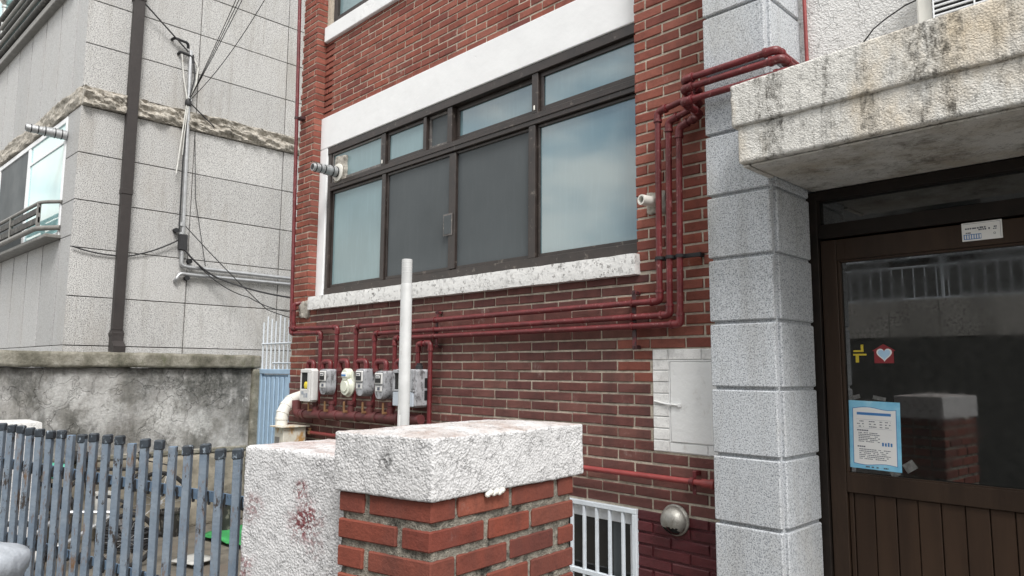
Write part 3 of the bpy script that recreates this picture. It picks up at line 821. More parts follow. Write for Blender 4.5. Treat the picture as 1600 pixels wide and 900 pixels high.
# rough split stone band
def bandF_side(P):
    Q = np.empty_like(P); Q[:, 0] = NX - .05 + P[:, 1]; Q[:, 1] = NY + P[:, 0]; Q[:, 2] = 2.960 + P[:, 2]
    n = fnoise(np.stack([P[:, 0] * 4, P[:, 2] * 14, P[:, 0] * 0], 1), 5, 4)
    Q[:, 0] += np.where(P[:, 1] > .02, .030 * n + .055 * np.abs(fnoise(np.stack([P[:, 0] * 6, P[:, 2] * 13 + P[:, 0] * 3, P[:, 0] * 0], 1), 9, 4)), 0)
    return Q
dbox((3.4, .085, .217), bandF_side, .018, [(.005, 22)], .012, 'XYzZxy').build('split_stone_band', 'split_stone', NB, False)
def bandF_front(P):
    u, o, z = P[:, 0] + .02, P[:, 1] - .05, P[:, 2] + 2.960
    n = fnoise(np.stack([P[:, 0] * 4, P[:, 2] * 14, P[:, 0] * 0 + 3], 1), 5, 4)
    o = o + np.where(P[:, 1] > .02, .02 * n, 0)
    return np.stack([NX - u, NY - KR * u - o, z], 1)
dbox((5.0, .075, .217), bandF_front, .022, [(.004, 22)], .012, 'XYzZxy').build('split_stone_band', 'split_stone', NB, False)
# lower front window
wf = MB()
for a in ((.46, .51, 1.50, 2.93), (4.20, 4.26, 1.50, 2.93), (2.00, 2.10, 1.56, 2.86), (3.62, 3.70, 1.56, 2.86)): wf.box(a[0], a[1], -.05, .012, a[2], a[3], .004, F=LF)
wf.box(.51, 4.2, -.05, .010, 2.865, 2.93, .004, F=LF); wf.box(.51, 4.2, -.05, .010, 1.50, 1.56, .004, F=LF)
NW = wf.build('window', 'window_white', NB, label='white framed window on the granite house front')
wf = MB(); wf.box(.51, 2.0, -.02, .006, 2.62, 2.655, .003, F=LF); wf.build('mullion', 'window_white', NW)
MB().box(.51, 2.00, -.014, -.006, 1.56, 2.865, F=LF).build('pane', 'pane_sky_painted', NW)
MB().box(2.10, 3.62, -.012, -.004, 1.56, 2.865, F=LF).build('insect_screen', 'pane_screen', NW)
MB().box(3.70, 4.20, -.012, -.004, 1.56, 2.865, F=LF).build('insect_screen', 'pane_screen', NW)
# window guard rail
gr = MB(); gr.tube(fillet([LF(.44, 0, 1.905), LF(.62, .17, 1.90), LF(4.4, .17, 1.90)], .1), .022, 10)
GR = gr.build('guard_rail', 'rail_grey', NB, True)
MB().tube(fillet([LF(.44, 0, 1.60), LF(.62, .20, 1.585), LF(4.4, .20, 1.585)], .1), .030, 10).build('lower_rail', 'rail_grey', GR, True)
for z0, z1 in ((1.66, 1.735), (1.775, 1.85)):
    MB().box(.66, 4.4, .155, .180, z0, z1, .004, F=LF).build('slat', 'rail_dark', GR)
for uu in (.66, 1.9, 3.1): MB().box(uu, uu + .03, .15, .19, 1.585, 1.90, .004, F=LF).build('upright', 'rail_grey', GR)
MB().box(.40, 4.6, -.02, .16, 1.462, 1.51, .01, F=LF).build('window_ledge', 'rail_grey', NB)
# balcony above
MB().box(.55, 6.0, -.05, .09, 4.55, 4.64, .008, F=LF).build('balcony_ledge', 'rail_grey', NB)
BR = MB().tube([LF(.75, .10, 4.86), LF(6, .10, 4.86)], .034, 10).build('balcony_rail', 'rail_grey', NB, True)
for z, r_, mt in ((4.72, .045, 'rail_dark'), (5.02, .040, 'rail_dark'), (5.17, .035, 'rail_grey'), (5.32, .045, 'rail_dark')):
    MB().tube([LF(.75, .08, z), LF(6, .08, z)], r_, 10).build('rail', mt, BR, True)
MB().lathe(LF(4.02, .06, 4.65), (0, 0, 1), [(0, .035), (.86, .035), (.87, .05), (.90, .05), (.92, .03)], 14).build('post', 'stainless', BR, True)
MB().lathe(LF(4.02, .06, 5.56), (0, 0, 1), [(.0, .02), (.02, .05), (.06, .078), (.09, .082), (.12, .078), (.16, .05), (.18, .005)], 14).build('ball_finial', 'stainless', BR, True)
ub = MB()
for a in (1.2, 2.4, 3.6, 4.8): ub.box(a, a + .06, -.05, .01, 4.66, 6.9, .004, F=LF)
UB = ub.build('window', 'window_white', NB, label='balcony glazing of the granite house')
MB().box(.5, 6.2, -.014, -.006, 4.66, 6.9, F=LF).build('pane', 'pane_sky_painted', UB)

def flue(name, label, base, tip_len, r, ring=True):
    t = thing(name, label, 'flue', (base[0], base[1] - tip_len / 2, base[2] - r))
    b = Vector(base); A = Vector((0, -1, .0))
    MB().lathe(b + A * .0, A, [(0, r * 1.0), (tip_len * .55, r * 1.0), (tip_len * .56, r * .82), (tip_len * .97, r * .82), (tip_len, r * .78)], 20).build('tube', 'galv', t, True)
    for k in range(9):
        d = tip_len * (.12 + .085 * k) + (.03 if k > 3 else 0); rr_ = r * (1.0 if d < tip_len * .55 else .82)
        if d < tip_len * .95: MB()._lathe2(b + A * d, A, [(-.006, rr_ * .98), (-.003, rr_ * 1.10), (.003, rr_ * 1.10), (.006, rr_ * .98)], 20, 0).build('ring', 'galv' if k % 2 else 'black', t, True)
    MB().lathe(b + A * (tip_len - .004), A, [(0, r * .6), (.006, r * .58)], 16).build('outlet', 'black', t, True)
    if ring: MB()._lathe2(b, A, [(.0, r * .9), (-.0, r * 1.75), (.018, r * 1.75), (.024, r * 1.2), (.024, r * .9)], 24, 0).build('wall_ring', 'white_plastic', t, True)
    return t
flue('boiler_flue', 'ribbed steel boiler flue poking out of the brown window by a white ring', (-6.104, REC - .005, 1.925), .29, .05)
dbox((.20, .04, .26), lin(-6.19, REC - .012, 1.83), .025, [(.012, 14)], .012).build('foam_seal', 'cement_patch', None, True, 'rough foam seal round the boiler flue in the window corner', 'seal')
flue('boiler_flue', 'slotted steel flue poking out of the white window of the granite house', (-9.454, NY - .03, 2.695), .40, .055, False)

# downspout
ds = thing('downspout', 'square dark brown downspout on the granite house wall', 'downspout', (NX + .08, 2.53, .17))
MB().box(NX + .02, NX + .115, 2.475, 2.590, 2.02, 7.0, .006).build('pipe', 'downspout', ds)
MB().box(NX + .023, NX + .112, 2.478, 2.587, .42, 2.02, .006).build('pipe', 'downspout', ds)
MB().box(NX + .018, NX + .118, 2.471, 2.594, 1.99, 2.06, .006).build('collar', 'downspout', ds)
sh = MB(); sh.prism([(NX + .02, .42), (NX + .118, .42), (NX + .125, .30), (NX + .21, .24), (NX + .21, .16), (NX + .02, .16)], 2.472, 2.595); sh.build('shoe', 'downspout', ds)
for z in (4.36, .36): MB().box(NX + .0, NX + .122, 2.466, 2.600, z, z + .035, .003).build('strap', 'downspout', ds)

# conduit and cables on the granite wall
ct = thing('conduit', 'bent steel conduit with clamps on the granite wall', 'conduit', (NX + .06, 3.2, 1.1))
MB().tube(fillet([(NX + .05, 3.165, 3.95), (NX + .05, 3.20, 1.24), (NX + .05, 3.28, 1.225), (NX + .05, 5.6, 1.205)], .06), .024, 10).build('tube', 'galv', ct, True)
MB().tube(fillet([(NX + .01, 3.15, 1.045), (NX + .05, 3.15, 1.06), (NX + .05, 3.19, 1.14), (NX + .05, 3.30, 1.135), (NX + .05, 5.6, 1.135)], .04), .022, 10).build('lower_tube', 'galv', ct, True)
for z in (1.72, 3.30, 1.60): MB().lathe((NX + .05, 3.18, z), (0, 0, 1), [(0, .034), (.04, .034)], 10).build('clamp', 'galv', ct, True)
for p in ((NX + .02, 3.12, 1.66), (NX + .02, 3.30, 1.30), (NX + .02, 3.28, 1.09)): MB().lathe(p, (1, 0, 0), [(-.02, .03), (.04, .03)], 8).build('anchor', 'weld_black', ct, True)
MB().box(NX + .03, NX + .09, 3.15, 3.25, 1.42, 1.62, .01).build('junction_sleeve', 'wire_black', ct)
br = thing('cable_bracket', 'rusty double arm cable bracket high on the granite wall', 'bracket', (NX + .02, 3.0, 3.9))
MB().tube(fillet([(NX, 2.945, 4.04), (NX + .06, 2.96, 4.05), (NX + .07, 3.12, 4.03), (NX + .05, 3.13, 3.97)], .03), .017, 8).build('arm', 'weld_black', br, True)
MB().tube(fillet([(NX, 3.03, 3.88), (NX + .05, 3.04, 3.90), (NX + .06, 3.17, 3.88), (NX + .06, 3.20, 3.80)], .03), .017, 8).build('arm', 'weld_black', br, True)
TIE = (NX + .07, 3.165, 3.29)
wire('cable', 'grey cable hanging left of the conduit on the granite wall', [(NX + .05, 3.06, 3.88), (NX + .06, 3.09, 3.6), (NX + .07, 3.15, 3.3), (NX + .07, 3.07, 2.35)], .008, 'wire_white')
wire('cable', 'thick white cable looping right of the conduit', [(NX + .06, 3.20, 3.86), (NX + .06, 3.26, 3.75), (NX + .06, 3.24, 3.5), TIE, (NX + .06, 3.14, 2.6)], .012, 'wire_white')
wire('cable', 'black cable running down inside the bundle on the granite wall', [(NX + .07, 3.19, 3.9), (NX + .08, 3.22, 3.6), TIE, (NX + .07, 3.14, 2.5), (NX + .06, 3.15, 1.6)], .009, 'wire_black')
wire('cable', 'black cable from the downspout top to the bracket', [(NX + .1, 2.56, 4.36), (NX + .07, 2.97, 4.05), (NX + .07, 3.13, 3.92)], .010, 'wire_black')
MB().lathe((TIE[0] - .01, TIE[1], TIE[2] - .06), (0, 0, 1), [(0, .03), (.02, .042), (.07, .036), (.10, .02)], 8).build('cable_tie', 'wire_black', None, True, 'black taped knot holding the cable bundle', 'tie')
for i, (p, s_) in enumerate((((-5.6, 3.02, 5.33), .1), ((-5.6, 3.10, 5.36), .1), ((-5.6, 3.18, 5.38), .1), ((-5.6, 3.38, 5.30), .35))):
    wire('overhead_cable', ('leftmost of the thin black cables rising to the top edge', 'second of the thin black cables rising to the top edge', 'third of the thin black cables rising to the top edge', 'rightmost and most sagging of the black cables rising to the top edge')[i], [TIE, p], .0042, 'wire_black', s_, 18, 'overhead cables')
wire('cable', 'short black cable end on the rough stone band', [TIE, (NX + .06, 3.5, 3.05)], .009, 'wire_black')
wire('cable', 'black cable sagging across the wall left of the conduit', [(NX + .03, 2.04, 1.33), (NX + .02, 2.62, 1.29), (NX + .05, 3.16, 1.55)], .008, 'wire_black', .03)
wire('cable', 'black cable drooping from the conduit box to the brick corner', [(NX + .08, 3.2, 1.45), (NX + .12, 3.62, 1.12), (-8.0, 4.3, .85)], .011, 'wire_black', .04)
wire('cable', 'thin black cable crossing diagonally to the brick corner', [(NX + .07, 3.22, 1.72), (NX + .3, 4.2, .75), (-8.3, 4.6, .60)], .006, 'wire_black', .02)
wire('cable', 'second thin black cable drooping under the steel conduit', [(NX + .08, 3.4, 1.25), (NX + .2, 4.0, .90), (-8.1, 4.4, .70)], .006, 'wire_black', .06)
wire('cable', 'very thin cable hanging straight down the granite wall', [(NX + .03, 3.28, 2.9), (NX + .03, 3.33, 2.1), (NX + .03, 3.50, 1.26)], .004, 'wire_black')

# ------------------------------------------------------------------ old concrete yard wall
CW = thing('concrete_wall', 'stained cracked old concrete wall with a mossy coping', 'wall', (-7.65, 2.2, ZG))
dbox((.22, 3.93, 1.60), lin(-7.72, -.40, ZG), .06, [(.004, 5), (.002, 25)], .01).build('wall', 'old_concrete', CW, True, angle=180)
dbox((.32, 3.98, .142), lin(-7.76, -.42, .002), .03, [(.005, 8), (.003, 30)], .012).build('coping', 'cap_concrete', CW, True, angle=180)
dbox((.30, .10, 1.598), lin(-7.75, 3.475, ZG), .03, [(.004, 8), (.002, 30)], .012).build('end_post', 'cap_concrete', CW, True, angle=180)
MB().box(-7.515, -7.475, .2, 3.46, -.86, -.81, .01).build('ledge', 'cap_concrete', CW)
dbox((.03, 3.7, .74), lin(-7.515, -.24, ZG), .06, [(.003, 6)], .01).build('plaster_base', 'tan_plaster', CW, True, angle=180)

# ------------------------------------------------------------------ blue gate
GT = thing('metal_gate', 'pale blue ribbed metal gate with spiked rods on top', 'gate', (-7.12, 3.58, ZG))
g = MB(); g.box(-7.46, -6.775, 3.545, 3.595, -.055, -.005, .004); g.box(-7.46, -7.415, 3.548, 3.592, ZG + .05, -.056, .004); g.box(-6.82, -6.775, 3.548, 3.592, ZG + .05, -.056, .004)
g.build('frame', 'gate_blue', GT)
for i in range(6):
    x = -7.415 + i * .099
    MB().box(x + .012, x + .088, 3.556, 3.575, ZG + .05, -.085, .008).build('panel', 'gate_blue', GT)
MB().box(-7.414, -6.821, 3.576, 3.584, ZG + .05, -.06).build('backing_sheet', 'gate_blue', GT)
for i in range(8):
    x = -7.445 + i * .094
    MB().tube([(x, 3.57, -.006), (x, 3.57, .50 + .06 * ((i * 5) % 3) / 2)], .0085, 8).build('rod', 'bars_white', GT, True)
MB().tube([(-7.46, 3.565, .265), (-6.79, 3.565, .265)], .0085, 8).build('cross_rod', 'bars_white', GT, True)
MB().tube([(-7.2, 3.565, .06), (-6.79, 3.565, .06)], .007, 8).build('cross_rod', 'bars_white', GT, True)
MB().box(-7.6, -6.7, 6.2, 6.3, ZG, -.02).build('alley_wall', 'old_concrete', None, False, 'dark wall closing the alley behind the blue gate', 'wall')

# ------------------------------------------------------------------ gate pillar of brick
DFv = np.array((-.9785, -.206, 0)); E2 = np.array((-.0948, .9955, 0)); C0 = np.array((-1.4611, 1.16376, 0))
def PF(a, b, z): p = C0 + a * DFv + b * E2; return (p[0], p[1], z)      # a: to the left along the fence, b: away from the street
PW, PD = .330, .622
PIL2 = thing('gate_pillar', 'red brick gate pillar with thick white stucco cap', 'pillar', PF(PW / 2, PD / 2, ZG))
def PFn(a0, b0, z0):
    def F(P):
        a = P[:, 0] + a0; b = P[:, 1] + b0
        return C0 + a[:, None] * DFv + b[:, None] * E2 + np.stack([0 * a, 0 * a, P[:, 2] + z0], 1)
    return F
mc = dbox((PW - .014, PD - .014, 1.30), PFn(.007, .007, ZG), .012, [(.0035, 50), (.002, 110)], .004, 'xXyYzZ')
mc.build('mortar_core', 'mortar_grey', PIL2, True, angle=180)
PC, zt = .0730, -.3335
rp = random.Random(11)
def pbrick(a0, a1, b0, b1, z0, z1):
    j = lambda: rp.uniform(-.0015, .0015)
    m = MB(); o = [j() for _ in range(6)]
    m.box(a0 + o[0], a1 + o[1], b0 + o[2], b1 + o[3], z0 + o[4], z1 + o[5], .0035, F=lambda a, b, z: PF(a, b, z))
    m.build('brick', 'brick_gate', PIL2)
for k in range(17):
    z1 = zt - k * PC - .0005; z0 = z1 - .0530
    if z0 < ZG: break
    if k % 2 == 0:
        fa = [(0, .217), (.237, PW)]; fb = [(.090, .101 + .0, 0), ]
        sb = [(.101, .308), (.324, .524), (.546, PD)]
        pbrick(0, .217, 0, .090, z0, z1); pbrick(.237, PW, 0, .20, z0, z1)
    else:
        sb = [(.222, .398), (.414, PD)]
        pbrick(0, .096, 0, .205, z0, z1); pbrick(.116, PW, 0, .095, z0, z1)
    if k % 2 == 0 and k % 4 == 2: sb = [(.101, .300), (.318, .520), (.545, PD)]
    for b0, b1 in sb: pbrick(0, .10, b0, b1, z0, z1)
    for b0, b1 in ((.215, .42), (.435, PD)): pbrick(PW - .1, PW, b0, b1, z0, z1)
    pbrick(.11, PW - .11, PD - .1, PD, z0, z1)
def capF(P):
    a0, b0, z0 = -.012, -.012, -.332
    W = PFn(a0, b0, z0)(P)
    t = np.clip((P[:, 2] - .12) / .04, 0, 1); a = P[:, 0] / .352; b = P[:, 1] / .675
    W[:, 2] += t * .016 * np.sin(np.pi * np.clip(a, 0, 1)) * np.sin(np.pi * np.clip(b * 1.0, 0, 1)) ** .7 - .004 * t
    return W
cp = dbox((.352, .675, .163), capF, .0052, [(.0009, 95), (.0007, 40), (.0022, 6)], .006, 'xXyYzZ')
cp.build('cap', 'stucco_cap', PIL2, True, label='thick white stucco cap stained on top', angle=180)
sl = MB()
for q in range(6): sl.lathe(PF(-.012, .20 + .012 * q, -.337 + .004 * (q % 2)), (.3, -1, rp.uniform(-.4, .4)), [(-.012, .003), (-.006, .0075), (.004, .008), (.010, .003)], 8)
sl.build('snail_shells', 'white_plastic', None, True, 'small white and brown snail shells under the pillar cap edge', 'shells', kind='stuff')

# stucco wall stub between pillar and fence
sw = dbox((.545, .34, 1.348), PFn(PW + .004, .085, ZG), .0085, [(.0014, 70), (.001, 30), (.003, 5)], .014, 'xXyYzZ')
sw.build('stucco_wall', 'stucco_wall', None, True, 'rough white stucco wall stub with red paint splashes beside the brick pillar', 'wall', angle=180)

# ------------------------------------------------------------------ picket fence
FE = thing('picket_fence', 'weathered blue grey steel picket fence with square capped posts', 'fence', PF(1.9, .17, ZG))
nrm2 = np.array((-.206, .9785, 0)); F0 = C0 + .16 * E2
def FF(s, o, z): p = F0 + s * DFv + o * nrm2; return (p[0], p[1], z)    # s: distance to the left, o: away from the street
rf = random.Random(5)
S0, DS, NP = .925, .0965, 31
NOCAP = {5, 8, 13, 22}
for i in range(NP):
    s_ = S0 + i * DS + rf.uniform(-.003, .003); zt2 = -.297 + rf.uniform(-.006, .004); lean = rf.uniform(-.006, .006)
    def G2(a, o, z, s_=s_, lean=lean): return FF(s_ + a + lean * (z - zt2), o, z)
    m = MB()
    ca, sa = math.cos(.62), math.sin(.62)
    m.box(-.0132, .0132, -.0132, .0132, ZG + .06, zt2, .0018, F=lambda a, o, z: G2(a * ca + o * sa, -a * sa + o * ca, z))
    mi = []
    po = m.build('picket', ['fence_blue', 'fence_rusty'], FE)
    for p in po.data.polygons:
        cvec = Vector((p.center.x + ORG[FE.name][0] - FF(s_, 0, 0)[0], p.center.y + ORG[FE.name][1] - FF(s_, 0, 0)[1], 0))
        p.material_index = 1 if abs(p.normal.z) < .5 and cvec.dot(Vector((.9785, .206, 0))) > .003 else 0
    if i not in NOCAP:
        cm_ = MB(); t1, t2, t3 = rf.uniform(-.004, .004), rf.uniform(-.003, .003), rf.uniform(-.004, .004)
        cm_.box(-.0168 + t1, .0168 + t1, -.0168, .0168, zt2 - .018 + t2, zt2 + .020 + t2, .005, F=lambda a, o, z: G2(a * ca + o * sa, -a * sa + o * ca, z + a * t3 * 20))
        cm_.build('cap', 'picket_cap', po)
for z0, z1 in ((-.478, -.440), (-.815, -.780), (-1.36, -1.32)):
    MB().box(.80, S0 + NP * DS, .0155, .022, z0, z1, .001, F=FF).build('rail', 'fence_blue', FE)
    for i in range(NP):
        s_ = S0 + i * DS
        if z0 > -1.0:
            dbox((.010, .012, .05), lambda P, s_=s_, z0=z0: F0 + (P[:, 0] + s_ - .022)[:, None] * DFv + (P[:, 1] + .010)[:, None] * nrm2 + np.stack([P[:, 0] * 0, P[:, 0] * 0, P[:, 2] + z0 - .012], 1), .0125, [(.004, 40)], .004).build('weld', 'weld_black', FE)

# pale low wall end behind the fence, bin lid, post
dbox((.5, 1.0, 1.15), lin(-7.49, .48, ZG), .05, [(.004, 12)], .02).build('low_wall', 'stucco_white', None, True, 'pale low wall end behind the left end of the fence', 'wall')
bn = thing('covered_bin', 'pale grey covered bin in front of the fence at the lower left', 'bin', (-3.47, .50, ZG))
MB().lathe((-3.47, .50, ZG), (0, 0, 1), [(0, .15), (.02, .165), (.80, .205), (.82, .205)], 24).build('body', 'tarp', bn, True)
def lidF(P):
    c = np.array((.22, .22, 0)); d = P - c; d[:, 2] = 0; r = np.linalg.norm(d, axis=1)
    k = np.where(r > 1e-6, np.minimum(1, .225 / np.maximum(np.maximum(np.abs(d[:, 0]), np.abs(d[:, 1])), 1e-6) * 0 + np.maximum(np.abs(d[:, 0]), np.abs(d[:, 1])) / np.maximum(r, 1e-6)), 1)
    Q = np.stack([-3.47 + d[:, 0] * k, .50 + d[:, 1] * k, ZG + .81 + P[:, 2]], 1); Q[:, 2] += np.where(P[:, 2] > .03, .06 * (1 - (r * k / .23) ** 2), 0)
    return Q
dbox((.44, .44, .07), lidF, .03, [(.008, 9)], .015).build('lid', 'tarp', bn, True, angle=180)
WP = thing('pipe_post', 'white painted pipe post standing behind the brick pillar', 'post', (-2.317, 1.700, ZG))
MB().lathe((-2.317, 1.700, ZG), (0, 0, 1), [(0, .0232), (1.935, .0232), (1.940, .0215)], 24).build('tube', 'post_paint', WP, True)
MB().lathe((-2.317, 1.700, ZG + 1.940), (0, 0, 1), [(0, .0212), (.097, .0212), (.0985, .0195), (.0986, .012)], 24).build('top_sleeve', 'post_paint', WP, True)
lb = MB()
for k in range(6):
    a_ = -2.5 + k * .22; lb.add([(-2.317 + .0236 * math.cos(q), 1.700 + .0236 * math.sin(q), zz) for q in (a_, a_ + .22) for zz in (-.30, -.135 - .02 * (k % 3))], [(0, 1, 3, 2)])
lb.build('label_scrap', 'paper_white', WP)
for k in range(5): MB()._lathe2(Vector((-2.317, 1.700, ZG + 1.985 + .010 * k)), Vector((0, 0, 1)), [(-.0015, .0211), (0, .0219), (.0015, .0211)], 24, 0).build('thread', 'post_paint', WP, True)

# ------------------------------------------------------------------ gas pipes
YP = 3.465; R_ = .0182
GRP = 'red gas pipes on the brick wall'
pipe_run('gas_pipe', 'uppermost of three parallel red gas pipes, ending in the left riser by the canopy', [(-5.449, YP, -.33), (-5.449, YP, .372), (-2.302, YP, .398), (-2.293, YP, 1.512), (-2.010, YP, 1.555), (-2.010, 3.29, 1.573), (-1.487, 3.29, 1.577), (-1.487, 3.76, 1.560)], R_, 'pipe_red', GRP)
pipe_run('gas_pipe', 'middle of three parallel red gas pipes crossing the brick wall', [(-5.160, YP, -.33), (-5.160, YP, .303), (-2.237, YP, .316), (-2.220, YP, 1.437), (-2.012, YP, 1.487), (-2.014, 3.29, 1.523), (-1.460, 3.29, 1.525), (-1.460, 3.76, 1.505)], R_, 'pipe_red', GRP)
pipe_run('gas_pipe', 'lowest of three parallel red gas pipes, nearest the granite pilaster', [(-4.865, YP, -.33), (-4.865, YP, .256), (-2.170, YP, .262), (-2.152, YP, 1.385), (-2.012, YP, 1.425), (-2.016, 3.29, 1.452), (-1.435, 3.29, 1.452), (-1.435, 3.76, 1.44)], R_, 'pipe_red', GRP)
pipe_run('gas_pipe', 'long vertical red gas pipe up the left corner of the brick building', [(-6.055, YP, -.33), (-6.052, YP, .340), (-6.632, YP, .352), (-6.772, YP, 4.9)], R_, 'pipe_red', GRP)
pipe_run('gas_pipe', 'short red gas pipe leaving the wall at the cement patch', [(-5.768, YP, -.33), (-5.768, YP, .380), (-6.592, YP, .398), (-6.589, YP, .640), (-6.54, 3.54, .655)], R_, 'pipe_red', GRP)
pipe_run('gas_pipe', 'red gas pipe looping down beside the rightmost grey meter', [(-4.552, YP, -.05), (-4.552, YP, .200), (-4.395, YP, .208), (-4.398, YP, -.95)], R_, 'pipe_red', GRP)
pipe_run('water_pipe', 'faded salmon red pipe low on the wall behind the brick pillar', [(-6.17, YP, -.592), (-1.90, YP, -.590)], .0165, 'pipe_salmon')
MB().lathe((-2.055, YP, -.590), (1, 0, 0), [(0, .023), (.05, .023), (.052, .027), (.075, .027)], 14).build('pipe_socket', 'pipe_salmon', None, True, 'red pipe socket joint beside the granite pilaster', 'pipe joint')
pipe_run('red_conduit', 'thin red vertical conduit between pilaster and white stucco wall', [(-1.512, 3.722, 1.38), (-1.518, 3.722, 3.0)], .010, 'pipe_salmon')
# brackets
def bracket(label, x, z0, z1, zs):
    t = thing('pipe_bracket', label, 'bracket', (x, D - .04, z0))
    b = MB(); b.box(x - .014, x + .014, YP + .018, YP + .028, z0, z1, .002); b.box(x - .013, x + .013, YP + .028, D + .004, z1 - .025, z1 - .004, .002); b.box(x - .013, x + .013, YP + .028, D + .004, z0 + .004, z0 + .025, .002)
    b.build('strut', 'bracket_dark', t)
    for z in zs: MB()._lathe2(Vector((x, YP, z)), Vector((1, 0, 0)), [(-.007, R_ * 1.02), (-.007, R_ * 1.28), (.007, R_ * 1.28), (.007, R_ * 1.02)], 14, 0).build('clamp', 'pipe_red', t, True)
    for z in (z0 + .015, z1 - .015): MB().lathe((x, YP + .01, z), (0, 1, 0), [(0, .008), (.02, .008)], 6).build('bolt', 'bracket_dark', t)
bracket('dark steel strut clamping the three pipes left of the risers', -2.496, .125, .475, (.396, .315, .262))
bracket('dark steel strut clamping the three pipes behind the white post', -4.35, .165, .455, (.381, .307, .257))
t = thing('pipe_bracket', 'black horizontal strut clamping the three vertical risers', 'bracket', (-2.19, D - .03, .62))
MB().box(-2.345, -2.045, YP + .020, YP + .034, .632, .656, .002).box(-2.075, -2.05, YP + .034, D + .004, .634, .654, .002).build('strut', 'weld_black', t)
for x in (-2.299, -2.229, -2.162): MB()._lathe2(Vector((x, YP, .644)), Vector((0, 0, 1)), [(-.009, R_ * 1.02), (-.009, R_ * 1.34), (.009, R_ * 1.34), (.009, R_ * 1.02)], 14, 0).build('clamp', 'weld_black', t, True)
t = thing('pipe_bracket', 'small red clamp holding the low salmon pipe by the pilaster', 'bracket', (-2.115, D - .03, -.65))
MB().box(-2.128, -2.102, YP + .018, D + .003, -.560, -.535, .003).box(-2.126, -2.104, YP + .016, YP + .026, -.66, -.536, .003).build('strut', 'pipe_red', t)
MB()._lathe2(Vector((-2.115, YP, -.590)), Vector((1, 0, 0)), [(-.012, .0168), (-.012, .023), (.012, .023), (.012, .0168)], 14, 0).build('clamp', 'pipe_red', t, True)
t = thing('pipe_bracket', 'small dark clamp on the left corner gas pipe', 'bracket', (-6.70, D - .03, 2.55))
MB().box(-6.72, -6.64, YP + .016, D + .003, 2.575, 2.605, .003).build('strut', 'bracket_dark', t)
MB()._lathe2(Vector((-6.700, YP, 2.59)), Vector((0, 0, 1)), [(-.012, R_ * 1.02), (-.012, R_ * 1.3), (.012, R_ * 1.3), (.012, R_ * 1.02)], 14, 0).build('clamp', 'bracket_dark', t, True)

# manifold
MF = thing('gas_manifold', 'thick dull red gas manifold pipe with brass valves under the meters', 'pipe', (-5.45, 3.43, -.45))
mz = lambda x: -.425 + (x + 6.4) * .022
MB().tube([(-6.36, 3.43, mz(-6.36)), (-4.45, 3.43, mz(-4.45))], .0385, 16).build('tube', 'pipe_old', MF, True)
MB().tube(fillet([(-6.30, 3.43, mz(-6.3)), (-6.39, 3.43, mz(-6.3)), (-6.40, 3.43, -.30)], .04), .043, 14).build('end_elbow', 'pipe_old', MF, True)
for x in (-6.24, -5.93, -5.66, -5.34, -5.05, -4.74, -4.62):
    MB().tube([(x - .022, 3.43, mz(x)), (x + .022, 3.43, mz(x))], .0455, 16).build('collar', 'pipe_old', MF, True)
for x in (-6.055, -5.768, -5.449, -5.160, -4.865):
    MB().lathe((x, 3.435, mz(x) + .02), (0, 0, 1), [(0, .034), (.05, .034), (.052, .026), (.075, .026), (.077, .032), (.105, .032), (.108, .022)], 12).build('tee_socket', 'pipe_old', MF, True)
    hx = x - .01
    MB().box(hx - .010, hx + .010, 3.365, 3.378, mz(x) + .035, mz(x) + .125, .003).box(hx - .012, hx + .012, 3.366, 3.41, mz(x) + .03, mz(x) + .05, .003).build('valve_handle', 'brass', MF)

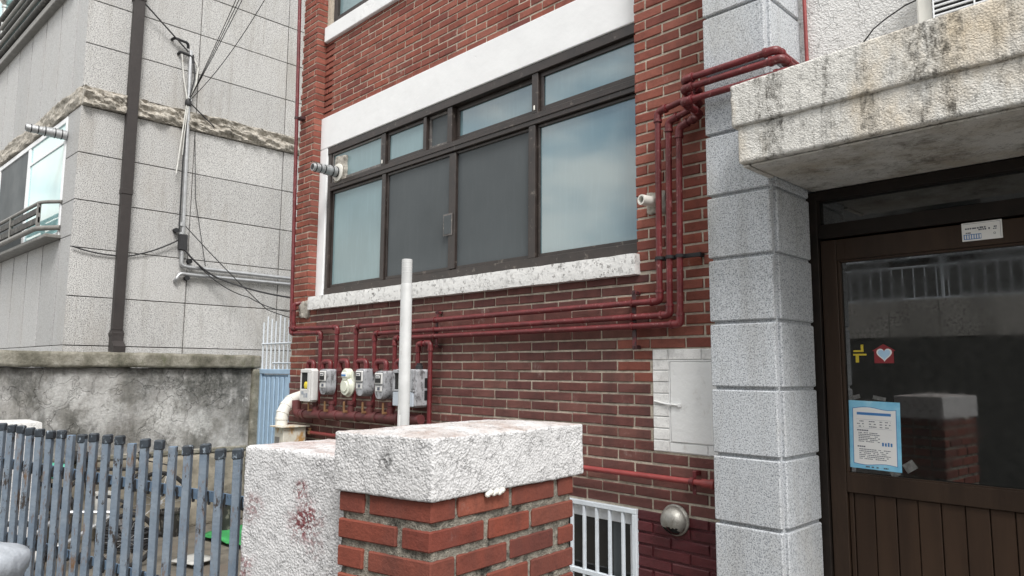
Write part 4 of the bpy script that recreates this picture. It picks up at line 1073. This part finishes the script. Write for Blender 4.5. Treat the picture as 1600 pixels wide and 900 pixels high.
# ------------------------------------------------------------------ gas meters
def ubend(parent, x0, x1, z, y=3.43):
    MB().tube(fillet([(x0, y, z - .05), (x0, y, z + .055), (x1, y, z + .055), (x1, y, z - .06)], .035), .0225, 12).build('inlet_bend', 'pipe_red', parent, True)
    for x in (x0, x1): MB().lathe((x, y, z - .035), (0, 0, 1), [(0, .030), (.028, .030)], 12).build('union_nut', 'pipe_old', parent, True)
def rounded(poly, r, n=4):
    out = []
    for i in range(len(poly)):
        a, b, c = (Vector((*poly[i - 1], 0)), Vector((*poly[i], 0)), Vector((*poly[(i + 1) % len(poly)], 0)))
        q = fillet([a, b, c], r, n)[1:-1]; out += [(p.x, p.y) for p in q]
    return out
def meter_old(label, x0, x1, y0, y1, ztop, zbot, mat='grey_meter'):
    t = thing('gas_meter', label, 'gas meter', ((x0 + x1) / 2, (y0 + y1) / 2, zbot), 'gas meters')
    w = x1 - x0; zc = ztop - .125
    poly = rounded([(x0, ztop), (x1, ztop), (x1, zbot + .05), (x1 - .03, zbot), (x0 + .03, zbot), (x0, zbot + .05)], .025)
    body = MB(); body.prism([(x, z) for x, z in poly], y0 + .03, y1)
    poly2 = [((x - (x0 + x1) / 2) * .9 + (x0 + x1) / 2, (z - (ztop + zbot) / 2) * .95 + (ztop + zbot) / 2) for x, z in poly]
    n = len(poly); vs = [(x, y0, z) for x, z in poly2] + [(x, y0 + .03, z) for x, z in poly]
    body.add(vs, [tuple(range(n))] + [(i, i + n, (i + 1) % n + n, (i + 1) % n) for i in range(n)])
    body.build('body', mat, t, True)
    MB().box(x0 + w * .10, x0 + w * .86, y0 - .012, y0 + .004, ztop - .108, ztop - .018, .006).build('dial_frame', 'grey_meter_light', t)
    MB().box(x0 + w * .19, x0 + w * .77, y0 - .014, y0 - .0125, ztop - .096, ztop - .030).build('dial_window', 'black', t)
    MB().box(x0 + w * .28, x0 + w * .70, y0 - .0165, y0 - .0145, ztop - .060, ztop - .037, .001).build('counter', 'paper_white', t)
    MB().box(x0 + w * .34, x0 + w * .64, y0 - .018, y0 - .017, ztop - .053, ztop - .044).build('counter_digits', 'ink_dark', t)
    MB().box(x0 + w * .12, x0 + w * .80, y0 - .003, y0 + .004, ztop - .165, ztop - .122, .002).build('label_plate', 'grey_meter_light', t)
    MB().box(x0 + w * .35, x0 + w * .6, y0 - .0045, y0 - .0032, ztop - .155, ztop - .130).build('label_print', 'ink_dark', t)
    return t
def meter_box(label, x0, x1, y0, y1, ztop, zbot, yellow):
    t = thing('gas_meter', label, 'gas meter', ((x0 + x1) / 2, (y0 + y1) / 2, zbot), 'gas meters')
    return t
t = meter_box('light grey boxed gas meter with yellow dial, leftmost of the row', -6.166, -5.981, 3.33, 3.43, .003, -.303, True)
MB().box(-6.166, -5.981, 3.345, 3.43, -.303, .003, .020).build('housing', 'grey_meter_light', t)
fr = MB(); fr.box(-6.160, -5.987, 3.330, 3.346, -.297, -.185, .004); fr.box(-6.160, -5.987, 3.330, 3.346, -.035, -.003, .004); fr.box(-6.160, -6.145, 3.331, 3.346, -.185, -.035, .002); fr.box(-6.03, -5.987, 3.331, 3.346, -.185, -.035, .002)
fr.build('front_frame', 'grey_meter_light', t)
MB().box(-6.145, -6.03, 3.338, 3.344, -.185, -.035).build('window', 'pane_dark', t)
MB().lathe((-6.058, 3.338, -.15), (0, -1, 0), [(0, .033), (.006, .033), (.008, .028)], 18).build('dial', 'yellow', t, True)
MB().box(-6.13, -6.09, 3.3285, 3.3297, -.235, -.205).box(-6.085, -6.065, 3.3285, 3.3297, -.262, -.225).box(-6.05, -6.02, 3.3285, 3.3297, -.26, -.22).build('label_print', 'ink_grey', t)
ubend(t, -6.20, -6.10, .012)
t = meter_old('dented dark grey gas meter with small dial, second of the row', -5.817, -5.679, 3.33, 3.42, .0, -.228); ubend(t, -5.93, -5.80, .012)
t = thing('gas_meter', 'small cream bare gas meter with round diaphragm case, third of the row', 'gas meter', (-5.49, 3.41, -.23), 'gas meters')
MB().lathe((-5.485, 3.44, -.150), (0, -1, 0), [(0, .085), (.012, .092), (.02, .092), (.03, .080), (.05, .074), (.052, .05), (.060, .045)], 24).build('case', 'cream_metal', t, True)
MB().lathe((-5.485, 3.44, -.050), (0, -1, 0), [(0, .055), (.05, .055), (.058, .048)], 20).build('counter_head', 'cream_metal', t, True)
MB().box(-5.525, -5.445, 3.374, 3.384, -.070, -.030, .004).build('counter', 'paper_white', t)
MB().box(-5.518, -5.452, 3.3715, 3.3735, -.060, -.046).build('counter_digits', 'ink_blue', t)
MB().tube(fillet([(-5.42, 3.44, -.02), (-5.42, 3.44, -.10), (-5.44, 3.44, -.14)], .03), .026, 12).tube([(-5.55, 3.44, .0), (-5.53, 3.44, -.09)], .024, 12).build('ports', 'cream_metal', t, True)
ubend(t, -5.64, -5.52, .018)
t = meter_old('grey gas meter with clean dial and yellowed plate, fourth of the row', -5.227, -5.093, 3.33, 3.43, .004, -.224); ubend(t, -5.36, -5.22, .016)
t = meter_old('grimy blotched grey gas meter touching the boxed one, fifth of the row', -4.944, -4.809, 3.33, 3.43, -.012, -.242); ubend(t, -5.07, -4.93, .010)
t = meter_box('large blue grey boxed gas meter half behind the white post', -4.70, -4.42, 3.33, 3.50, .0, -.288, False)
MB().box(-4.700, -4.415, 3.345, 3.50, -.288, .002, .016).build('housing', 'grey_meter', t)
fr = MB(); fr.box(-4.695, -4.42, 3.328, 3.346, -.028, -.003, .003); fr.box(-4.695, -4.42, 3.328, 3.346, -.170, -.155, .003); fr.box(-4.695, -4.672, 3.329, 3.346, -.155, -.028, .003); fr.box(-4.56, -4.42, 3.329, 3.346, -.155, -.028, .003)
fr.build('front_frame', 'grey_meter', t)
MB().box(-4.672, -4.56, 3.338, 3.344, -.155, -.028).build('window', 'pane_dark', t)
MB().box(-4.60, -4.565, 3.333, 3.3375, -.15, -.04, .003).build('counter', 'paper_white', t)
MB().box(-4.690, -4.43, 3.330, 3.346, -.282, -.172, .004).build('lower_cover', 'meter_blue_grey', t)
for z in (-.14, -.235): MB().box(-4.4165, -4.4125, 3.43, 3.49, z, z + .075, .001).build('side_slot', 'black', t)
ubend(t, -4.78, -4.66, .012)
MB().lathe((-4.50, 3.44, .0), (0, 0, 1), [(0, .03), (.03, .03), (.035, .02), (.05, .02)], 10).build('seal_knob', 'weld_black', t, True)

# boiler box with white duct
BB = thing('boiler_box', 'rust streaked pale metal box under the white elbow duct', 'box', (-6.34, 3.34, ZG))
MB().box(-6.425, -6.25, 3.23, 3.46, ZG, -.545, .006).build('body', 'rust_box', BB)
MB().box(-6.455, -6.22, 3.195, 3.485, -.543, -.530, .003).build('lid', 'rust_box', BB)
MB().box(-6.40, -6.32, 3.222, 3.2292, -.70, -.63, .001).build('opening', 'rail_grey', BB)
DU = thing('duct_elbow', 'white ribbed plastic elbow duct rising from the rusty box', 'duct', (-6.43, 3.3, -.53))
pts = fillet([(-6.43, 3.30, -.530), (-6.43, 3.30, -.42), (-6.47, 3.39, -.305), (-6.53, 3.56, -.265)], .08, 7)
MB().tube(pts, .056, 18).build('tube', 'white_plastic', DU, True)
for k in (1, 5, 9, 13):
    if k + 1 < len(pts):
        a = Vector(pts[k]); d = (Vector(pts[k + 1]) - a).normalized()
        MB().tube([a - d * .01, a + d * .01], .061, 18).build('rib', 'white_plastic', DU, True)
MB().lathe((-6.185, YP, -.592), (0, 0, 1), [(-.02, .01), (-.012, .024), (.012, .024), (.02, .01), (.03, .01), (.034, .02), (.04, .02)], 10).build('faucet_valve', 'brass', None, True, 'small brass valve between rusty box and salmon pipe', 'valve')

# drain stub, wall vent
t = thing('drain_stub', 'grey plastic drain stub sticking out of the pier beside the risers', 'pipe', (-2.36, D - .06, .97))
MB()._lathe2(Vector((-2.352, D + .01, .992)), Vector((-.25, -1, .02)).normalized(), [(0, .031), (.135, .031), (.135, .022), (.05, .022)], 20, 0).build('tube', 'white_plastic', t, True)
MB().lathe(Vector((-2.352, D + .01, .992)) + Vector((-.25, -1, .02)).normalized() * .09, Vector((-.25, -1, .02)), [(0, .0215), (.004, .0215)], 16).build('bore', 'black', t)
t = thing('wall_vent', 'round stainless wall vent hood on the maroon bricks', 'vent', (-2.262, D - .03, -.90))
prof = [(.0, .084), (.012, .086), (.016, .080)] + [(.016 + .075 * math.sin(a), .079 * math.cos(a)) for a in [i * math.pi / 2 / 9 for i in range(10)]]
hood = MB()._lathe2(Vector((-2.262, D - .004, -.818)), Vector((0, -1, 0)), prof, 32, 0)
keep = [f for f in hood.f if not (lambda c: c[2] < -.848 and c[1] < D - .028 and (c[0] + 2.262) ** 2 < .0022)((np.mean([hood.v[i] for i in f], axis=0)))]
hood.f = keep; hood.mi = [0] * len(keep); hood.rnd = [0.0] * len(keep)
ho = hood.build('hood', 'vent_metal', t, True, angle=180)
MB().lathe((-2.262, D - .006, -.818), (0, -1, 0), [(0, .07), (.010, .07)], 24).build('throat', 'black', t, True)

# white cupboard in the wall
CB = thing('wall_cupboard', 'white painted utility cupboard with latched wooden door in the brick wall', 'cupboard', (-2.2, D, -.455))
MB().box(-2.405, -1.90, D + .004, D + .03, -.455, .125, .0).build('frame_bed', 'white_wood', CB)
for k in range(9):
    z0 = -.452 + k * .0655 - (.0)
    z1 = min(z0 + .0600, .061)
    if k < 8: MB().box(-2.402, -2.298, D - .004 + rb.uniform(-.0015, .001), D + .02, z0, z1, .003).build('brick', 'brick_white', CB)
for a, b in ((-2.402, -2.300), (-2.294, -2.085), (-2.079, -1.90)): MB().box(a, b, D - .004, D + .02, .066, .122, .003).build('brick', 'brick_white', CB)
MB().box(-2.296, -2.058, D - .001, D + .02, -.452, -.402, .003).box(-2.052, -1.90, D - .002, D + .02, -.452, -.402, .003).build('bottom_rail', 'white_wood', CB)
MB().box(-2.297, -2.289, D - .003, D + .02, -.40, .062, .002).box(-2.288, -1.90, D - .003, D + .02, .054, .062, .002).build('door_trim', 'white_wood', CB)
dd = MB().box(-2.284, -1.90, D - .006, D + .018, -.395, .050, .003).build('door', 'white_wood', CB)
MB().tube([(-2.39, D - .010, -.172), (-2.30, D - .014, -.187), (-2.215, D - .014, -.190)], .006, 8).box(-2.232, -2.214, D - .020, D - .005, -.202, -.180, .003).build('latch', 'white_wood', dd)

# air conditioner and loose cable over the canopy
AC = thing('air_conditioner', 'white outdoor air conditioner unit with black louvred side on the canopy', 'air conditioner', (-.4, 3.5, 1.38))
MB().box(-.905, 0.0, 3.46, 3.70, 1.375, 1.98, .008).build('casing', 'white_plastic', AC)
MB().box(-.842, -.05, 3.452, 3.4595, 1.42, 1.94, .003).build('grille_recess', 'black', AC)
for k in range(22): MB().box(-.838, -.06, 3.440, 3.4515, 1.43 + k * .0225, 1.438 + k * .0225, .002).build('slat', 'window_white', AC)
for x in (-.835, -.68, -.52, -.36): MB().box(x, x + .006, 3.434, 3.4395, 1.42, 1.94, .001).build('grille_rod', 'window_white', AC)
wire('cable', 'thin cable curving up over the canopy edge against white stucco', [(-1.30, 3.70, 1.50), (-1.23, 3.70, 1.648), (-1.165, 3.70, 1.718), (-1.10, 3.70, 1.753), (-1.014, 3.70, 1.787), (-.93, 3.70, 1.80)], .004, 'wire_black')

# ------------------------------------------------------------------ paper and stickers on the door
def slab(mb, x0, x1, z0, z1, y, th=.0005): return mb.box(x0, x1, y - th, y, z0, z1)
yg_ = yd + .0275
PO = thing('notice_sheet', 'pale blue notice sheet with white text panel taped inside the door glass edge', 'notice', (-1.3, yg_ - .003, -.475))
rot = math.radians(1.2)
def PR(x, y, z):
    dx, dz = x + 1.3, z + .31; return (-1.3 + dx * math.cos(rot) + dz * math.sin(rot), y, -.31 - dx * math.sin(rot) + dz * math.cos(rot))
MB().box(-1.420, -1.180, yg_ - .0022, yg_ - .0012, -.478, -.143, F=PR).build('sheet', 'paper_blue', PO)
page = []
for i in range(13): page.append((-1.400 + .2 * i / 12, -.180 + .006 * math.sin(i / 12 * 2 * math.pi - .5)))
for i in range(13): page.append((-1.200 - .2 * i / 12, -.452 + .005 * math.sin(i / 12 * 2 * math.pi)))
MB().prism([((x + 1.3) * 1.03 - 1.3, (z + .316) * 1.02 - .316) for x, z in page], yg_ - .0027, yg_ - .0023, F=PR).build('page_border', 'ink_blue', PO)
MB().prism(page, yg_ - .0031, yg_ - .0028, F=PR).build('page', 'paper_white', PO)
pt = MB(); pt.box(-1.382, -1.222, yg_ - .0036, yg_ - .0032, -.213, -.200, F=PR)
pt.build('title_bar', 'ink_blue', PO)
rt = random.Random(2); tx = MB()
def textline(z, x0, x1, h):
    x = x0
    while x < x1:
        w_ = rt.uniform(.004, .011)
        if rt.random() < .85: tx.box(x, min(x + w_, x1), yg_ - .0036, yg_ - .0032, z, z + h, F=PR)
        x += w_ + .0016
for z in (-.246, -.259, -.272):
    for a, b in ((-1.382, -1.350), (-1.325, -1.290), (-1.275, -1.262), (-1.250, -1.225)): textline(z, a, b, .0042)
textline(-.292, -1.382, -1.325, .006)
for k in range(6): textline(-.303 - .0085 * k, -1.376, -1.285 + .01 * (k % 2), .0036)
textline(-.372, -1.382, -1.345, .006)
for k in range(6): textline(-.384 - .0092 * k, -1.374, -1.228 - .01 * (k % 3), .0036)
textline(-.470, -1.345, -1.24, .006)
tx.build('printed_text', 'ink_dark', PO, kind='stuff')
MB().box(-1.385, -1.220, yg_ - .0034, yg_ - .0032, -.2355, -.2345, F=PR).box(-1.385, -1.220, yg_ - .0034, yg_ - .0032, -.2785, -.2775, F=PR).build('table_rule', 'ink_grey', PO)
rt2 = random.Random(4); fm = MB()
for k in range(4): fm.lathe(PR(-1.262 + .013 * k, yg_ - .0032, -.345 + rt2.uniform(-.004, .004)), (0, -1, 0), [(0, .005), (.0004, .0045)], 8); fm.box(-1.266 + .013 * k, -1.258 + .013 * k, yg_ - .0036, yg_ - .0032, -.360, -.350, F=PR)
fm.build('printed_picture', 'ink_blue', PO)
for a, b, c, d_, an in ((-1.175, -1.120, -.470, -.425, .6), (-1.235, -1.195, -.505, -.470, .7), (-1.41, -1.36, -.135, -.115, .3), (-1.30, -1.24, -.137, -.118, -.2), (-1.425, -1.40, -.44, -.38, .1)):
    cx, cz = (a + b) / 2, (c + d_) / 2
    MB().box(a, b, yg_ - .0010, yg_ - .0004, c, d_, F=lambda x, y, z, cx=cx, cz=cz, an=an: (cx + (x - cx) * math.cos(an) - (z - cz) * math.sin(an), y, cz + (x - cx) * math.sin(an) + (z - cz) * math.cos(an))).build('tape_piece', 'tape', PO)

HS = thing('heart_sticker', 'red house shaped sticker with white heart on the door glass', 'sticker', (-1.238, yg_ - .002, .045))
MB().prism([(-1.283, .046), (-1.193, .046), (-1.193, .105), (-1.184, .108), (-1.238, .141), (-1.292, .108), (-1.283, .105)], yg_ - .0016, yg_ - .0008).build('house', 'sticker_red', HS)
def heart(s_, cx, cz):
    return [(cx + s_ * 16 * math.sin(a) ** 3 / 16, cz + s_ * (13 * math.cos(a) - 5 * math.cos(2 * a) - 2 * math.cos(3 * a) - math.cos(4 * a)) / 16) for a in [i * 2 * math.pi / 32 for i in range(32)]]
MB().prism(heart(.036, -1.236, .091), yg_ - .0021, yg_ - .0017).build('heart_outline', 'paper_white', HS)
MB().prism(heart(.029, -1.236, .091), yg_ - .0026, yg_ - .0022).build('heart', 'sticker_blue', HS)
YS = MB()
YS.box(-1.383, -1.333, yg_ - .0016, yg_ - .0008, .103, .112); YS.box(-1.346, -1.333, yg_ - .0015, yg_ - .0008, .112, .140); YS.box(-1.384, -1.320, yg_ - .0016, yg_ - .0008, .085, .094); YS.box(-1.373, -1.357, yg_ - .0015, yg_ - .0008, .050, .085)
YS.build('yellow_sticker', 'sticker_yellow', None, False, 'small yellow angular symbol sticker left of the red heart sticker', 'sticker')
NP_ = thing('name_plate', 'small white printed plate with blue box on the door top rail', 'plate', (-.783, yd - .001, .605))
MB().box(-.862, -.703, yd - .0025, yd + .0005, .606, .692, .001).build('plate', 'paper_white', NP_)
pp = MB(); pp.box(-.856, -.709, yd - .0032, yd - .0027, .685, .686).box(-.710, -.709, yd - .0032, yd - .0027, .612, .685)
rt = random.Random(9)
def dash(z, x0, x1, w_, h):
    x = x0
    while x < x1: pp.box(x, x + w_ * rt.uniform(.6, .95), yd - .0032, yd - .0027, z, z + h); x += w_
dash(.660, -.848, -.800, .0095, .0065); dash(.661, -.790, -.765, .0085, .007); dash(.652, -.795, -.770, .008, .0065); dash(.653, -.756, -.748, .008, .007); dash(.659, -.735, -.722, .007, .006); dash(.650, -.738, -.722, .008, .005); dash(.641, -.846, -.825, .007, .005)
pp.build('printed_text', 'ink_dark', NP_, kind='stuff')
MB().box(-.855, -.785, yd - .0032, yd - .0027, .613, .637).build('blue_box', 'ink_blue', NP_)
wb = MB(); x = -.851
while x < -.79: wb.box(x, x + .006, yd - .0037, yd - .0033, .616, .634) ; wb.box(x + .001, x + .003, yd - .0041, yd - .0038, .620, .627, mi=0); x += .0098
wb.build('white_glyphs', 'paper_white', NP_)
MB()._lathe2(Vector((-.733, yd - .0028, .632)), Vector((0, -1, 0)), [(0, .0035), (0.0005, .0035), (.0005, .005), (0, .005)], 14, 0).build('ring_mark', 'ink_dark', NP_)

# ------------------------------------------------------------------ clutter in the yard
def bicycle(label, bx, by, lean, yw, sc_, fmat):
    BK = thing('bicycle', label, 'bicycle', (bx + .05, by + .45, ZG + .03), 'bicycles in the yard')
    def BF(s_, h, o=0): return (bx + h * lean + o + s_ * yw, by + s_ * sc_, ZG + .03 + h * sc_)
    for s_ in (0.0, .98):
        c = Vector(BF(s_, .30)); ax = Vector((1, -yw, -lean)).normalized(); nn = Vector((yw, 1, 0)).normalized(); bb = ax.cross(nn)
        ring = [c + (nn * math.cos(a) + bb * math.sin(a)) * .28 * sc_ for a in [i * 2 * math.pi / 28 for i in range(29)]]
        wh = MB().tube(ring, .02, 8).build('wheel', 'tyre', BK, True)
        sp = MB()
        for i in range(10): sp.tube([c, c + (nn * math.cos(i * math.pi / 5) + bb * math.sin(i * math.pi / 5)) * .27 * sc_], .002, 5)
        sp.tube([c - ax * .05, c + ax * .05], .018, 8); sp.build('spokes', 'galv', wh)
    fr_ = MB()
    for a, b in (((0, .30), (.36, .62)), ((.36, .66), (.82, .62)), ((.40, .30), (.36, .74)), ((.40, .30), (.84, .60)), ((0, .30), (.40, .30)), ((.98, .30), (.82, .72))): fr_.tube([BF(*a), BF(*b)], .016, 8)
    fr_.build('frame', fmat, BK, True)
    MB().tube(fillet([BF(.80, .74, .28), BF(.86, .76, .2), BF(.84, .76, -.18), BF(.76, .74, -.26)], .05), .013, 8).build('handlebar', 'black', BK, True)
    MB().tube([BF(.24, .76), BF(.34, .77), BF(.46, .75)], [.06, .06, .025], 10).build('saddle', 'tyre', BK, True)
    MB().tube(fillet([BF(.8, .72, .2), BF(1.02, .66, .3), BF(.95, .5, .1), BF(.7, .45, .0)], .08), .006, 6).build('brake_cable', 'wire_black', BK, True)
bicycle('dark bicycle leaning against the old wall behind the fence', -7.20, 1.55, -.28, 0.0, 1.0, 'black')
bicycle('small silver childs bicycle standing nearer the fence', -6.55, 1.25, .10, .25, .72, 'galv')
def sheet(name, label, cat, mat, x, y, z, a, b, rz, seed, amp=.02, th=.012):
    F = lambda P: np.stack([x + P[:, 0] * math.cos(rz) - P[:, 1] * math.sin(rz), y + P[:, 0] * math.sin(rz) + P[:, 1] * math.cos(rz), z + P[:, 2] + amp * fnoise(np.stack([P[:, 0] * 6, P[:, 1] * 6, P[:, 0] * 0 + seed], 1), seed, 2)], 1)
    dbox((a, b, th), F, .06, [(.002, 20)], .003).build(name, mat, None, True, label, cat, angle=180)
sheet('green_mat', 'bright green plastic mat lying in the yard corner behind the fence', 'mat', 'green_mat', -6.9, 2.75, ZG + .06, .9, .65, .15, 3)
sheet('white_board', 'white flat board on the ground in front of the green mat', 'board', 'old_white', -6.15, 2.24, ZG + .06, .28, .26, .3, 5, .006)
sheet('white_sack', 'crumpled white printed sack on the ground behind the fence', 'sack', 'old_white', -7.1, 1.30, ZG + .08, .30, .30, .5, 6, .05, .06)
dbox((.16, .20, .11), lambda P: P + np.array((-7.28, 1.56, -.93)) , .03, [(.03, 7), (.01, 20)], .06).build('green_bag', 'green_bag', None, True, 'small bright green plastic bag hung over the bicycle', 'bag', angle=180)
dbox((.16, .14, .30), lin(-7.40, 1.98, -1.42), .04, [(.006, 9)], .01).build('carton', 'old_white', None, True, 'white carton standing behind the bicycle', 'carton')

for i, (px_, py_, r_, h_, lab) in enumerate(((-7.25, 1.02, .13, .26, 'dark pot added to darken the yard beside the low pale wall'), (-7.2, 2.62, .11, .22, 'dark pot added to darken the yard at the bicycle front wheel'), (-6.95, 3.05, .10, .30, 'tall dark bucket added to darken the yard corner by the mat'))):  # invented dark pots and bucket, added to darken the yard
    pt_ = thing('dark_filler_pot', lab, 'pot', (px_, py_, ZG + .03), 'added dark pots in the yard')
    MB()._lathe2(Vector((px_, py_, ZG + .03)), Vector((0, 0, 1)), [(0, r_ * .01), (0, r_ * .7), (h_, r_), (h_, r_ * 1.1), (h_ + .02, r_ * 1.1), (h_ + .02, r_ * .95), (h_ - .03, r_ * .93), (h_ - .03, .001)], 18, 0).build('pot', 'rail_dark', pt_, True)
    MB().lathe((px_, py_, ZG + .03 + h_ - .028), (0, 0, 1), [(0, r_ * .92), (.008, r_ * .9), (.012, .01)], 14).build('soil', 'yard_ground', pt_, True)
hz = MB(); ring = []  # invented black hose coil, added for more darkness behind the fence
for k in range(90): ang = k * .42; ring.append((-6.95 + (.20 + .02 * math.sin(k * .9)) * math.cos(ang), 2.15 + (.20 + .015 * math.cos(k * 1.3)) * math.sin(ang), ZG + .05 + k * .0016))
hz.tube(ring, .012, 7).build('dark_filler_hose', 'wire_black', None, True, 'coiled black hose added to darken the yard behind the fence', 'hose')

# ------------------------------------------------------------------ far side of the street (seen mirrored in the door)
OW = thing('retaining_wall', 'stone topped retaining wall across the street mirrored in the door glass', 'wall', (-2.5, -3.2, ZG))
MB().box(-4.6, 4.0, -3.6, -3.02, ZG, .47).build('wall', 'dark_wall', OW)
for i in range(14): MB().box(-4.6 + i * .62 + .004, -4.6 + (i + 1) * .62 - .004, -3.62, -3.0, .474, .98, .006).build('stone_panel', 'stone_wall', OW)
RL = thing('street_railing', 'pale metal railing on the wall across the street', 'railing', (-2.5, -3.1, .98))
for z in (1.0, 1.44, 1.57): MB().tube([(-4.5, -3.1, z), (4, -3.1, z)], .014, 8).build('rail', 'bars_white', RL, True)
for i in range(60): MB().tube([(-4.45 + i * .14, -3.1, 1.0), (-4.45 + i * .14, -3.1, 1.44)], .007, 6).build('baluster', 'bars_white', RL, True)
for i in range(5): MB().tube([(-4.4 + i * 1.7, -3.1, .98), (-4.4 + i * 1.7, -3.1, 1.58)], .02, 8).build('post', 'bars_white', RL, True)
FH = thing('street_house', 'plain dark house across the street mirrored in the door glass', 'building', (0, -8, ZG))
MB().box(-5.6, 6, -11, -6.5, ZG, 5.2).build('wall', 'far_wall', FH)
for i in range(3):
    fw_ = MB().box(-4.4 + i * 2.6, -2.9 + i * 2.6, -6.52, -6.47, 1.9, 3.1, .01).build('window', 'alu_brown', FH)
    MB().box(-4.33 + i * 2.6, -2.97 + i * 2.6, -6.468, -6.462, 1.97, 3.03).build('pane', 'pane_dark', fw_)
